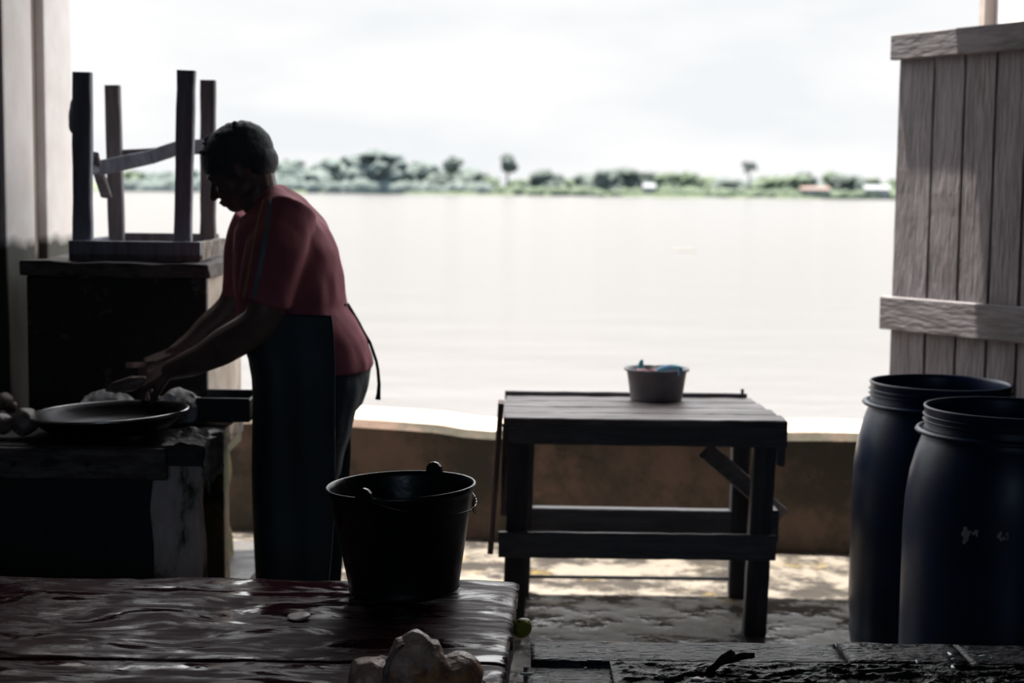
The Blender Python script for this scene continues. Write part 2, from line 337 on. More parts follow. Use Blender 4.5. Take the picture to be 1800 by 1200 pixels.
def remesh(bm, voxel, smooth=4, fac=0.5):
    me = bpy.data.meshes.new('t'); bmesh.ops.recalc_face_normals(bm, faces=bm.faces); bm.to_mesh(me); bm.free()
    o = bpy.data.objects.new('t', me); COL.objects.link(o)
    r = o.modifiers.new('r', 'REMESH'); r.mode = 'VOXEL'; r.voxel_size = voxel
    if smooth:
        s = o.modifiers.new('s', 'SMOOTH'); s.iterations = smooth; s.factor = fac
    dg = bpy.context.evaluated_depsgraph_get(); dg.update()
    me2 = bpy.data.meshes.new_from_object(o.evaluated_get(dg))
    b2 = newbm(); b2.from_mesh(me2)
    bpy.data.objects.remove(o); bpy.data.meshes.remove(me); bpy.data.meshes.remove(me2)
    return b2
def jiggle(bm, amp, freq, off=0.0):
    for v in bm.verts:
        v.co += noise.noise_vector(v.co * freq + Vector((off, off*2, off*3))) * amp
def grid(bm, x0, x1, y0, y1, nx, ny, zf):
    vs = [[bm.verts.new((x0+(x1-x0)*i/nx, y0+(y1-y0)*j/ny, zf(x0+(x1-x0)*i/nx, y0+(y1-y0)*j/ny))) for i in range(nx+1)] for j in range(ny+1)]
    for j in range(ny):
        for i in range(nx): bm.faces.new((vs[j][i], vs[j][i+1], vs[j+1][i+1], vs[j+1][i]))
    return vs
def slab_from_grid(bm, vs, zb):
    """close a heightfield grid down to flat z = zb"""
    ring = vs[0][:] + [r[-1] for r in vs[1:]] + vs[-1][-2::-1] + [r[0] for r in vs[-2:0:-1]]
    low = [bm.verts.new((v.co.x, v.co.y, zb)) for v in ring]
    n = len(ring)
    for i in range(n):
        j = (i+1) % n; bm.faces.new((ring[i], low[i], low[j], ring[j]))
    bm.faces.new(low)

# ================================================================== SETTING
bm = newbm(); box(bm, -2.6, 2.6, -4.2, 6.45, -0.15, 0.0)
struct(link(bm, 'floor', 'floor'))
ROOF_Y = 5.42
bm = newbm(); box(bm, -2.6, 2.6, -4.2, ROOF_Y, 2.75, 2.85)
struct(link(bm, 'ceiling', 'roof'))
bm = newbm(); box(bm, -2.0, 2.3, ROOF_Y-0.12, ROOF_Y, 2.6, 2.75)
struct(link(bm, 'trim_1', 'roof'))
# left wall: plain inside, ending in a limewashed reveal with a recessed frame
bm = newbm(); box(bm, -2.6, -1.95, -4.2, 4.88, 0, 2.75)
struct(link(bm, 'wall_left', 'plaster_dark'))
bm = newbm()
xr = -1.575
box(bm, -2.6, xr, 4.87, 5.17, 0, 2.75, 0.012); box(bm, -2.6, xr - 0.0, 5.30, 5.62, 0, 2.75, 0.012)
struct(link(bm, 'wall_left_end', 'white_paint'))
bm = newbm(); box(bm, -2.6, xr - 0.03, 5.15, 5.32, 0, 2.75)
struct(link(bm, 'trim_2', 'frame_paint'))
bm = newbm(); box(bm, 2.15, 2.6, -4.2, 5.0, 0, 2.75)
struct(link(bm, 'wall_right', 'plaster_dark'))
bm = newbm(); box(bm, 1.80, 2.6, 4.98, 6.0, 0, 2.75, 0.01)
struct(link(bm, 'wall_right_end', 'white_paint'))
bm = newbm(); box(bm, 1.755, 1.80, 5.95, 6.02, 0, 2.75, 0.004)
struct(link(bm, 'trim_3', 'frame_paint'))
# back wall behind the camera with a wide high opening added for fill light
bm = newbm()
box(bm, -2.6, 2.6, -4.3, -4.2, 0, 1.25); box(bm, -2.6, -1.5, -4.3, -4.2, 1.25, 2.75); box(bm, 1.2, 2.6, -4.3, -4.2, 1.25, 2.75)
struct(link(bm, 'wall_back', 'plaster_dark'))

# river parapet
pl = atz(430, 933, 0.0); pr = atz(1430, 972, 0.0)
dv = (pr - pl).normalized(); nrm = Vector((-dv.y, dv.x, 0))
def par_pt(t, o, z): return pl + dv * t + nrm * o + Vector((0, 0, z))
bm = newbm()
rings = []
for i in range(60):
    t = -2.6 + 6.6 * i / 59
    zt = 0.455 + 0.012 * noise.noise(Vector((t * 2.3, 0, 0)))
    zt -= 0.035 * math.exp(-((t - 0.95) / 0.16) ** 2)
    rings.append([bm.verts.new(par_pt(t, 0, 0)), bm.verts.new(par_pt(t, 0, zt - 0.03)), bm.verts.new(par_pt(t, 0.02, zt)),
                  bm.verts.new(par_pt(t, 0.30, zt + 0.01)), bm.verts.new(par_pt(t, 0.32, -2.2)), bm.verts.new(par_pt(t, 0.05, -2.2))])
skin_rings(bm, rings)
for f in bm.faces: f.material_index = 0
bm.normal_update()
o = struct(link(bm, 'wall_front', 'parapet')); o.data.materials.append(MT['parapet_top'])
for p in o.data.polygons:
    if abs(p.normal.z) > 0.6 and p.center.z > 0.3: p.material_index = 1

# river and far bank
WZ = -2.0
bm = newbm(); grid(bm, -900, 900, 6.4, 1500, 6, 10, lambda x, y: WZ)
struct(link(bm, 'river', 'water'))
b0 = atz(300, 338, WZ); b1 = atz(1570, 350.5, WZ)
BY = 760.0
def bank_y(px): return BY
def far(px, py, Y=BY): return at(px, py, Y)
bm = newbm()
rings = []
for i in range(81):
    X = -520 + 1040 * i / 80; yy = BY + 6 * noise.noise(Vector((X * 0.02, 3, 0)))
    rings.append([bm.verts.new((X, yy, WZ - 0.5)), bm.verts.new((X, yy + 2, WZ + 1.2 + 0.6*noise.noise(Vector((X*0.05, 0, 0))))), bm.verts.new((X, yy + 300, WZ + 5)), bm.verts.new((X, yy + 300, WZ - 0.5))])
skin_rings(bm, rings)
struct(link(bm, 'far_bank', 'bank'))

# ================================================================== FAR TREES
def tree(px, top, wpx, base_off, leaf, label, kind='round', depth=None, group='trees on the far bank'):
    Y = (depth or BY + 12) + base_off
    horizon = 331 + (px - 900) * 0.01117
    X = (px - 900) / F * Y
    H = at(px, top, Y).z - WZ; W = wpx * (1.0 if kind in ('palm', 'spread') else 1.5) / F * Y
    root = thing('far_tree' if kind != 'palm' else 'far_palm_tree', label, 'tree', (X, Y, WZ + 1), group=group)
    bm = newbm(); tube(bm, [(X, Y, WZ + 0.5), (X + random.uniform(-.4, .4), Y, WZ + H * 0.55), (X, Y, WZ + H * (0.9 if kind == 'palm' else 0.75))], [W * 0.05 + .25, W * 0.035 + .2, .18], 8)
    link(bm, 'trunk', 'trunk', root, True)
    bm = newbm()
    if kind == 'palm':
        for k in range(14):
            a = 2 * PI * k / 14 + random.uniform(-.2, .2); r = W / 2 * random.uniform(.8, 1.1); el = random.uniform(-.1, .5)
            c = Vector((X, Y, WZ + H * 0.9)); P = []
            for t in (0, .25, .5, .75, 1):
                P.append(c + Vector((math.cos(a) * r * t, math.sin(a) * r * t, r * (el * t * 2 - 1.1 * t * t))))
            tube(bm, P, [.15, .6, .8, .6, .1], 6, True, 0.35)
    else:
        nb = {'round': 17, 'spread': 11, 'bush': 10}[kind]
        for k in range(nb):
            a = random.uniform(0, 2 * PI); rr = random.uniform(0, .36) * W
            if kind == 'round': zc = H * random.uniform(.14, .84)
            elif kind == 'spread': zc = H * random.uniform(.66, .88)
            else: zc = H * random.uniform(.15, .6)
            taper = 1.0 if kind == 'spread' else max(.55, 1.1 - abs(zc / H - .35) * 1.0)
            s = W * random.uniform(.2, .33) * taper
            sz = min(s * random.uniform(.7, 1), H - zc) if k else H * .12
            if k == 0: rr = 0; zc = H * .88
            vs = ell(bm, (X + math.cos(a) * rr, Y + math.sin(a) * rr, WZ + zc), (s, s, max(sz, .6)), sub_=3)
            for v in vs:
                v.co += noise.noise_vector(v.co * 0.45) * s * 0.42
    link(bm, 'crown', leaf, root, True)
    return root
side = lambda px: ('left' if px < 500 else 'centre left' if px < 800 else 'centre right' if px < 1150 else 'right')
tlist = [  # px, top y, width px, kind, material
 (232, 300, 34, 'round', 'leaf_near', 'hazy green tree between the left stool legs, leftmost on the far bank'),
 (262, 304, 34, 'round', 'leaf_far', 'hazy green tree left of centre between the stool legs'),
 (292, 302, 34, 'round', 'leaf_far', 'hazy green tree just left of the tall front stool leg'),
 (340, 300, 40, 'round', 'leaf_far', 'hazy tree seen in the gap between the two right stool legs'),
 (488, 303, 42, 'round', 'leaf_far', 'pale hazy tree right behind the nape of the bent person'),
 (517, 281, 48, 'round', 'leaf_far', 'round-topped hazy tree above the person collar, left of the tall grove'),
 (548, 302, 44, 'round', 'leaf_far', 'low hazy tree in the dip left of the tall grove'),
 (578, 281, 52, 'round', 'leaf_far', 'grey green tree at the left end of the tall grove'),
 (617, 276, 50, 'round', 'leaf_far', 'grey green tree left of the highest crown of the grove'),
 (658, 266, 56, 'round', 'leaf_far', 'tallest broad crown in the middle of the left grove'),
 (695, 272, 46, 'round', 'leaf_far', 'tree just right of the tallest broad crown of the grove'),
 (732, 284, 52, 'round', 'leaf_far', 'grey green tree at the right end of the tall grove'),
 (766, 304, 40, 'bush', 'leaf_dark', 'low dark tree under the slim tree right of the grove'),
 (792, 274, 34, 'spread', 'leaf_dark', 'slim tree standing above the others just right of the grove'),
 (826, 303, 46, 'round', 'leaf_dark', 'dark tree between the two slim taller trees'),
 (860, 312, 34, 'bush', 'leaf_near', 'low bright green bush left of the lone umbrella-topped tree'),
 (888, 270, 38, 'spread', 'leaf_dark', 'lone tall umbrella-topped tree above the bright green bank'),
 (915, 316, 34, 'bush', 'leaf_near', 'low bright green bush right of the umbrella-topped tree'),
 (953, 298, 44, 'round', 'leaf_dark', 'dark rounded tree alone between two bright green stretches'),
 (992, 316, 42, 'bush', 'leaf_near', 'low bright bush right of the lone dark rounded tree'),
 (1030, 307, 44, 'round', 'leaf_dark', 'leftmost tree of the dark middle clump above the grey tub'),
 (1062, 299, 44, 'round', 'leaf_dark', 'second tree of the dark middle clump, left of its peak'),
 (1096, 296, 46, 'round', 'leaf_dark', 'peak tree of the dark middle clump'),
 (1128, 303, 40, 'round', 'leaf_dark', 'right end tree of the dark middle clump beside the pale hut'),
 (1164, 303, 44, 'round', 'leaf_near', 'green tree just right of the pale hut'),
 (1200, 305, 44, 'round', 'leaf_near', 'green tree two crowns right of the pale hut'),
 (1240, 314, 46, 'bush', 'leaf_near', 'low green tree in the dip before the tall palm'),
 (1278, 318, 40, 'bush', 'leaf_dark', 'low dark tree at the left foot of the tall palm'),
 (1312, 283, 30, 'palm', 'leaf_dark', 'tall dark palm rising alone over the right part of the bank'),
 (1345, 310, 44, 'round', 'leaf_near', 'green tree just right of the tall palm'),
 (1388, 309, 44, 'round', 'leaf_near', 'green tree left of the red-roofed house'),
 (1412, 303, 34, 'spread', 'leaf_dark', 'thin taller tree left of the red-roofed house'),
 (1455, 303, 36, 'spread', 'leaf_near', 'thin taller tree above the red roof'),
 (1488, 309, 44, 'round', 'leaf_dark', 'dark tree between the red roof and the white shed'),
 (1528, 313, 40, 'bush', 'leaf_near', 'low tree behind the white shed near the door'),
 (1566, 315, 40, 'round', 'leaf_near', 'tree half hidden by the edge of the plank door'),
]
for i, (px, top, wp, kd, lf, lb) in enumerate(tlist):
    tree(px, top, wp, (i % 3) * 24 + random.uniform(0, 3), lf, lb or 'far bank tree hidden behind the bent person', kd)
# undergrowth along the waterline: nobody could count it
bm = newbm()
for i in range(420):
    px = random.uniform(830, 1600); Y = BY + random.uniform(3, 9)
    p = at(px, 340, Y); h = random.uniform(1.2, 4.2)
    vs = ell(bm, (p.x, Y, WZ + .6), (random.uniform(2.5, 5), 2.5, h), sub_=2)
    for v in vs: v.co += noise.noise_vector(v.co * .6) * .8
tag(link(bm, 'riverside_undergrowth', 'leaf_near', smooth=True), 'bright green undergrowth along the right half of the far waterline', 'bushes', kind='stuff')
bm = newbm()
for i in range(300):
    px = random.uniform(215, 860); Y = BY + random.uniform(3, 9)
    p = at(px, 340, Y); h = random.uniform(2, 6)
    vs = ell(bm, (p.x, Y, WZ + .6), (random.uniform(2.5, 5), 2.5, h), sub_=2)
    for v in vs: v.co += noise.noise_vector(v.co * .6) * .8
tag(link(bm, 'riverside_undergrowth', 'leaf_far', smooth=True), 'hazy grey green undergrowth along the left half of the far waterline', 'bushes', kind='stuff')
bm = newbm()
for i in range(230):
    px = random.choice([random.uniform(480, 850), random.uniform(1010, 1560)]); Y = BY + random.uniform(95, 120)
    p = at(px, 330, Y); h = random.uniform(9, 13) if px < 850 else random.uniform(5, 8.5)
    vs = ell(bm, (p.x, Y, WZ + 3), (random.uniform(4, 7), 4, h), sub_=2)
    for v in vs: v.co += noise.noise_vector(v.co * .4) * 1.2
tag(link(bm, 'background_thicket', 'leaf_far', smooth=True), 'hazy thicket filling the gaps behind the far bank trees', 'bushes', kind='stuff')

def house(px, ybase, w, h, rm, label, wm='house_wall'):
    Y = BY + 4; p = at(px, ybase, Y); z0 = WZ + 1.2; W = w / F * Y; H = h / F * Y
    root = thing('riverside_house', label, 'house', (p.x, Y, z0))
    bm = newbm(); box(bm, p.x - W/2, p.x + W/2, Y - 2, Y + 4, z0, z0 + H)
    link(bm, 'wall', wm, root)
    bm = newbm()
    a = [bm.verts.new((p.x + sx * W * .56, Y + yy, z0 + zz)) for sx in (-1, 1) for yy, zz in ((-2.6, H * .95), (1, H * 1.45), (4.6, H * .95))]
    bm.faces.new((a[0], a[1], a[4], a[3])); bm.faces.new((a[1], a[2], a[5], a[4])); bm.faces.new((a[0], a[2], a[1])); bm.faces.new((a[3], a[4], a[5])); bm.faces.new((a[0], a[3], a[5], a[2]))
    link(bm, 'roof', rm, root)
house(1141, 340, 20, 13, 'house_roof_w', 'small pale hut at the water edge of the far bank')
house(1432, 335, 46, 12, 'house_roof', 'long low house with a reddish roof among the far trees')
house(1540, 345, 40, 14, 'house_roof_w', 'white shed on the far bank beside the plank door')
# driftwood speck
p = atz(1202, 441, WZ)
bm = newbm(); 
for k in range(4):
    ell(bm, (p.x + (k-1.5)*.28, p.y + random.uniform(-.2, .2), WZ + .02), (.25, .12, .07), sub_=2)
tag(link(bm, 'driftwood', 'trunk', smooth=True), 'small dark piece of driftwood floating on the open river', 'driftwood')

# ================================================================== TANK BLOCK WITH UPTURNED STOOL (left)
TY0 = 4.72; TX1 = -0.925; TX0 = -1.47; TY1 = 5.34; TZ = 1.115
root = thing('concrete_tank', 'tall grimy dark tank block with a pale limewashed side, standing behind the left counter', 'tank', ((TX0+TX1)/2, (TY0+TY1)/2, 0))
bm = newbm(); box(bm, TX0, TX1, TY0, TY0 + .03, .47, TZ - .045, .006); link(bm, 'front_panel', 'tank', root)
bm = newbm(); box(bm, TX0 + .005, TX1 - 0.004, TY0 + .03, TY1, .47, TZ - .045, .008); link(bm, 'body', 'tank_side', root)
bm = newbm(); box(bm, TX0 - .01, TX1 + .012, TY0 - .02, TY1 + .02, TZ - .045, TZ, .006)
bmesh.ops.subdivide_edges(bm, edges=bm.edges, cuts=6, use_grid_fill=True); jiggle(bm, .008, 14)
o = link(bm, 'lid', 'plank_grey', root)
o['label'] = 'rough grey lid slab'
bm = newbm(); box(bm, TX0 + .02, TX1 - .03, TY0 + .04, TY1 - .08, 0, .47, .01)
bmesh.ops.subdivide_edges(bm, edges=bm.edges, cuts=5, use_grid_fill=True); jiggle(bm, .02, 8)
o = link(bm, 'pedestal', 'moss', root); o['label'] = 'mossy lower pedestal'
bm = newbm(); box(bm, TX0 + .1, -.83, TY0 + .06, 5.44, 0, .10, .012)  # low dark block added where the tank's shade falls on the floor
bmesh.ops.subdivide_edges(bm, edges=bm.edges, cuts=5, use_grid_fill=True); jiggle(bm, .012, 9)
link(bm, 'shade_block', 'counter', root)

# upturned stool: seat down on the lid, four legs up
SZ = TZ
root = thing('wooden_stool', 'rough wooden stool turned upside down on the dark tank, legs in the air', 'stool', (-1.2, 5.0, SZ))
sx0 = at(120, 440, 4.78).x; sx1 = at(352, 440, 4.78).x
szt = at(240, 424, 4.78).z
bm = newbm()
box(bm, sx0, sx1, 4.78, 4.81, SZ + .002, szt, .004); 
link(bm, 'front_rail', 'stool', root)
bm = newbm(); box(bm, sx1 - .03, sx1 + .0, 4.812, 5.25, SZ + .002, szt - .002, .004)
bmesh.ops.subdivide_edges(bm, edges=bm.edges, cuts=4, use_grid_fill=True); jiggle(bm, .004, 20)
o = link(bm, 'side_rail', 'stool_lit', root); o['label'] = 'chipped side rail, coloured pale as if lit'
bm = newbm(); box(bm, sx0, sx0 + .03, 4.812, 5.25, SZ + .002, szt, .004); link(bm, 'side_rail', 'stool', root)
bm = newbm(); box(bm, sx0 + .03, sx1 - .03, 5.22, 5.25, SZ + .03, szt + .012, .004); o = link(bm, 'back_rail', 'stool_brown', root)
bm = newbm(); box(bm, sx0, sx1, 4.78, 5.25, SZ - .0, SZ + .025, .004); link(bm, 'seat', 'stool_brown', root)
def leg(a, b_, Y, w, d, mm='stool'):
    bm = newbm(); beam(bm, at(*a, Y), at(*b_, Y), w, d, up=(0, 1, 0), seg=10, jit=.0025); return link(bm, 'leg', mm, root)
leg((146, 455), (145, 127), 4.84, 32/F*4.84, .035)
leg((321, 455), (328, 124), 4.84, 30/F*4.84, .035)
leg((206, 440), (198, 150), 5.19, 26/F*5.19, .035, 'stool_brown')
leg((366, 440), (366, 141), 5.19, 26/F*5.19, .035, 'stool_brown')
bm = newbm()      # cross bar from front left leg to back right leg
pp = [at(120 + 20, 303, 4.868), at(170, 296, 4.93), at(265, 276, 5.05), at(310, 261, 5.10), at(360, 256, 5.165)]
for a, b_ in zip(pp, pp[1:]): beam(bm, a, b_ + (b_ - a).normalized() * .004, .045 if b_ is not pp[1] else .032, .02, seg=3, jit=.002)
link(bm, 'cross_bar', 'stool', root)
bm = newbm(); beam(bm, at(205, 272, 5.205), at(366, 262, 5.205), .03, .02, seg=8, jit=.002); link(bm, 'stretcher', 'stool_brown', root)
bm = newbm(); beam(bm, at(163, 270, 4.88), at(187, 345, 5.12), .035, .018, seg=8, jit=.003); o = link(bm, 'broken_brace', 'stool_brown', root)
bm = newbm()
vs = ell(bm, at(131, 205, 4.84), (.018, .016, .055), sub_=3); jiggle(bm, .006, 30)
link(bm, 'knot', 'stool', root, True)

# ================================================================== LEFT COUNTER
CZ = 0.68; CY0 = 3.95; CY1 = 4.57; CX1 = -0.79; CX0 = -1.9
root = thing('wash_counter', 'low dark wash counter with greyed front plank and mossy post, left of the person', 'counter', (-1.3, 4.2, 0))
bm = newbm(); vs = grid(bm, CX0, CX1, CY0 + .02, CY1, 70, 40, lambda x, y: CZ + .004 * noise.noise(Vector((x*9, y*9, 0))))
slab_from_grid(bm, vs, CZ - .05); link(bm, 'top_slab', 'counter', root)
bm = newbm(); beam(bm, (CX0, CY0 + .005, CZ - .042), (CX1 - .09, CY0 + .005, CZ - .042), .078, .03, up=(0, 1, 0), seg=30, jit=.002)
fp = link(bm, 'front_plank', 'plank_grey', root)
for px in (24, 153):
    bm = newbm(); c = at(px, 815, CY0 - .012)
    g = bmesh.ops.create_cone(bm, segments=12, radius1=.009, radius2=.007, depth=.008, cap_ends=True)
    bmesh.ops.transform(bm, matrix=Matrix.Translation(c) @ Matrix.Rotation(PI/2, 4, 'X'), verts=g['verts'])
    bmesh.ops.translate(bm, verts=bm.verts, vec=-root.location); o = link(bm, 'nail', 'black', None); o.parent = fp
bm = newbm()
vs = box(bm, CX1 - .135, CX1 - .01, CY0 + .03, CY0 + .12, 0, CZ - .05, .01)
bmesh.ops.subdivide_edges(bm, edges=bm.edges, cuts=5, use_grid_fill=True); jiggle(bm, .014, 9)
o = link(bm, 'post', 'post', root); o['label'] = 'pale mossy concrete post'
bm = newbm(); box(bm, CX0, CX1 - .15, CY0 + .1, CY0 + .13, 0, CZ - .05); link(bm, 'front_panel', 'black', root)  # black panel added to fill in the shade under the counter
bm = newbm(); box(bm, CX1 - .10, CX1 - .085, CY0 + .125, CY1 - .17, 0, CZ - .05); link(bm, 'shade_panel', 'black', root)  # another black sheet, standing in for the shade between the posts
bm = newbm(); box(bm, CX1 - .12, CX1 - .03, CY1 - .16, CY1 - .04, 0, CZ - .05, .01); jiggle(bm, .01, 9); link(bm, 'post', 'moss', root)
# basin
bc = atz(195, 727, 0.745)
bcx, bcy = at(193, 727, 4.15).x, 4.15
R = .205
root = thing('metal_basin', 'wide round dark metal basin with a bright rolled rim on the left counter', 'basin', (bcx, bcy, CZ + .004), (math.radians(0), math.radians(-2.2), 0))
bm = newbm()
lathe(bm, [(.13, 0), (.15, .003), (.182, .026), (.196, .042), (R, .048), (R + .003, .050), (R + .004, .053), (R + .001, .056), (R - .006, .054), (.188, .042), (.170, .022), (.14, .008), (.125, .007)], 64)
link(bm, 'bowl', 'basin', root, True, local=True)
bm = newbm()
g = [(R + .002 + .0042*math.cos(a), .0525 + .0042*math.sin(a)) for a in [2*PI*k/10 for k in range(10)]]
lathe(bm, g, 64, closed=True); o = link(bm, 'rim', 'steel', root, True, local=True); o['label'] = 'shiny rolled rim'
root.location.z += .006
# cloths
def cloth(name, px0, px1, ytop, Y0, Y1, label, seed, cat='cloth', mt='cloth', drape=0):
    x0 = at(px0, 700, (Y0+Y1)/2).x; x1 = at(px1, 700, (Y0+Y1)/2).x
    zt = at((px0+px1)/2, ytop, (Y0+Y1)/2).z
    H = zt - CZ
    bm = newbm()
    for k in range(9):
        t = k / 8; cx = x0 + (x1-x0)*(.12+.76*t); cy = Y0 + (Y1-Y0)*random.uniform(.3, .7)
        hh = H * (.55 + .45 * math.sin(PI * (.15+.7*t)))
        ell(bm, (cx, cy, CZ + hh*.45), ((x1-x0)*.13, (Y1-Y0)*.42, hh*.55), sub_=3)
    b = remesh(bm, .005, 2)
    for v in b.verts:
        v.co += noise.noise_vector(v.co*28 + Vector((seed, 0, 0)))*.008 + noise.noise_vector(v.co*70)*.003
        if v.co.z < CZ + .006: v.co.z = CZ + .006
    return tag(link(b, name, mt, smooth=True), label, cat)
cloth('crumpled_cloth', 145, 240, 684, 4.42, 4.54, 'crumpled whitish cloth lying under the fish and hands, left of the other', 3)
cloth('crumpled_cloth', 276, 352, 682, 4.3, 4.45, 'thick folded whitish cloth at the right end of the counter', 8)
# dark tray
root = thing('dark_tray', 'black shallow tray jutting out from the right end of the counter', 'tray', (at(400, 720, 4.45).x, 4.42, CZ))
tx0 = at(352, 700, 4.42).x; tx1 = at(444, 700, 4.42).x; zt = at(400, 692, 4.42).z
zb = CZ + .006
bm = newbm(); box(bm, tx0, tx1, 4.36, 4.52, zb, zb + .012, .003); link(bm, 'base', 'black', root)
bm = newbm(); box(bm, tx0, tx1, 4.355, 4.37, zb + .002, zt - .004, .003); link(bm, 'side', 'black', root)
bm = newbm(); box(bm, tx0, tx1, 4.51, 4.525, zb + .002, zt, .003); link(bm, 'side', 'black', root)
bm = newbm(); box(bm, tx1 - .012, tx1, 4.37, 4.51, zb + .002, zt - .012, .003); link(bm, 'side', 'black', root)
# film on corner
bm = newbm()
NU, NV = 22, 26
cx, cy = CX1 - .05, 4.12
vs = []
for j in range(NV + 1):
    row = []
    for i in range(NU + 1):
        u = i / NU; v_ = j / NV
        y = CY0 - .015 + u * .26
        d = v_ * .22
        if d < .1: P = Vector((CX1 - .1 + d, y, CZ + .014))
        else: P = Vector((CX1 + .008 + .012*math.sin(u*18), y, CZ + .014 - (d - .1) * (0.9 + .5*noise.noise(Vector((u*6, 0, 0))))))
        P += noise.noise_vector(Vector((u*9, v_*7, 4))) * .012
        if P.z > CZ: P.z = max(P.z, CZ + .009)
        row.append(bm.verts.new(P))
    vs.append(row)
for j in range(NV):
    for i in range(NU): bm.faces.new((vs[j][i], vs[j][i+1], vs[j+1][i+1], vs[j+1][i]))
bmesh.ops.solidify(bm, geom=bm.faces[:], thickness=.0015)
tag(link(bm, 'plastic_film', 'film', smooth=True), 'crumpled shiny grey plastic film hanging over the corner of the counter', 'plastic')
# fish bits at left of basin
def lump(name, px, py, Y, r, mt, label, cat, seed, base=CZ, group=None):
    c = at(px, py, Y); 
    bm = newbm(); ell(bm, (c.x, c.y, max(c.z, base + r[2]*.9 + .005)), r, sub_=4)
    for v in bm.verts: v.co += noise.noise_vector(v.co * 30 + Vector((seed, 0, 0))) * r[0] * .25
    for v in bm.verts: v.co.z = max(v.co.z, base + .004)
    return tag(link(bm, name, mt, smooth=True), label, cat, group)
lump('raw_fish', 44, 742, 4.1, (.034, .045, .036), 'fish_pale', 'round pale fish head beside the left rim of the basin', 'fish', 2)
lump('raw_fish', 3, 745, 4.08, (.03, .04, .028), 'fish_pale', 'pale fish head cut off by the left photo edge', 'fish', 5)
lump('fish_piece', 22, 716, 4.3, (.02, .03, .018), 'fish_dark', 'small reddish fish piece behind the round fish head', 'fish', 9)
lump('fish_piece', 2, 702, 4.4, (.03, .03, .02), 'fish_pale', 'dull grey fish piece at the far left edge of the counter', 'fish', 11)
bm = newbm(); c = at(93, 708, 4.42); limb(bm, [(c.x - .03, c.y, CZ+.013), (c.x, c.y, CZ+.017), (c.x + .03, c.y, CZ+.015)], [.008, .009, .006])
tag(link(bm, 'plastic_wrapper', 'teal', smooth=True), 'small teal plastic wrapper behind the basin', 'wrapper')

# ================================================================== PERSON
PY = 4.4
root = thing('person', 'person in maroon striped shirt and dark apron bending over the counter, hands on the fish', 'person', (at(540, 700, PY).x, PY, 0))
def P(px, py, dy=0.0): return at(px, py, PY + dy)
bm = newbm()
# head
C = P(418, 289)
th = math.radians(32)
fw = Vector((-math.cos(th), 0, -math.sin(th))); up = Vector((-math.sin(th), 0, math.cos(th))); sd_ = Vector((0, -1, 0))
AX = [fw, sd_, up]
def H(f, s, u): return C + fw*f + sd_*s + up*u
ell(bm, H(-.006, 0, .008), (.097, .076, .092), AX, 4)           # cranium
ell(bm, H(.038, 0, -.045), (.055, .060, .068), AX, 4)           # face mass
ell(bm, H(.060, 0, -.088), (.030, .034, .026), AX, 3)           # chin
ell(bm, H(.078, 0, .006), (.016, .050, .012), AX, 3)            # brow
limb(bm, [H(.086, 0, -.008), H(.098, 0, -.026), H(.106, 0, -.042)], [.007, .009, .012])    # nose
for s in (-1, 1):
    ell(bm, H(.095, s*.012, -.046), (.010, .008, .007), AX, 2)  # nostrils
    ell(bm, H(.077, s*.030, -.012), (.012, .014, .010), AX, 3)  # eye lids
    ell(bm, H(.062, s*.040, -.040), (.022, .018, .016), AX, 3)  # cheek
    ell(bm, H(-.004, s*.077, -.022), (.016, .008, .028), AX, 3) # ears
    ell(bm, H(.010, s*.052, -.068), (.036, .014, .026), AX, 3)  # jaw
ell(bm, H(.091, 0, -.066), (.012, .022, .006), AX, 3); ell(bm, H(.087, 0, -.077), (.012, .020, .006), AX, 3)   # lips
# neck and trunk
limb(bm, [H(-.03, 0, -.03), P(458, 350), P(478, 385)], [.058, .056, .062])
def sec_loft(bm, secs, n=36, e=2.3):
    rings = []
    for (xf, xb, y, w, dyc) in secs:
        a = P(xf, y); b_ = P(xb, y); c = (a + b_) / 2 + Vector((0, dyc, 0)); h = (b_ - a).length / 2
        ring = []
        for k in range(n):
            t = 2*PI*k/n; ct, st = math.cos(t), math.sin(t)
            ring.append(bm.verts.new(c + Vector((math.copysign(abs(ct)**(2/e), ct)*h, math.copysign(abs(st)**(2/e), st)*w, 0))))
        rings.append(ring)
    skin_rings(bm, rings)
sec_loft(bm, [(466, 505, 345, .09, 0), (440, 538, 372, .15, 0), (432, 575, 420, .17, 0), (430, 588, 480, .165, 0), (436, 594, 540, .155, 0), (450, 630, 600, .165, 0), (455, 640, 650, .165, 0), (470, 628, 700, .15, 0)])
# legs
for s in (-1, 1):
    limb(bm, [P(560, 690, s*.09), P(556, 800, s*.095), P(530, 880, s*.1), P(525, 960, s*.1), P(524, 1120, s*.1)], [.088, .072, .055, .056, .042])
    c = P(524, 1120, s*.1)
    limb(bm, [(c.x + .03, c.y, .05), (c.x - .05, c.y, .045), (c.x - .11, c.y, .035)], [.04, .04, .03])
# near arm
limb(bm, [P(492, 410, -.15), P(478, 470, -.185), P(462, 560, -.2), P(400, 604, -.15), P(350, 632, -.1), P(302, 650, -.065)],
     [.05, .054, .052, .050, .040, .029])
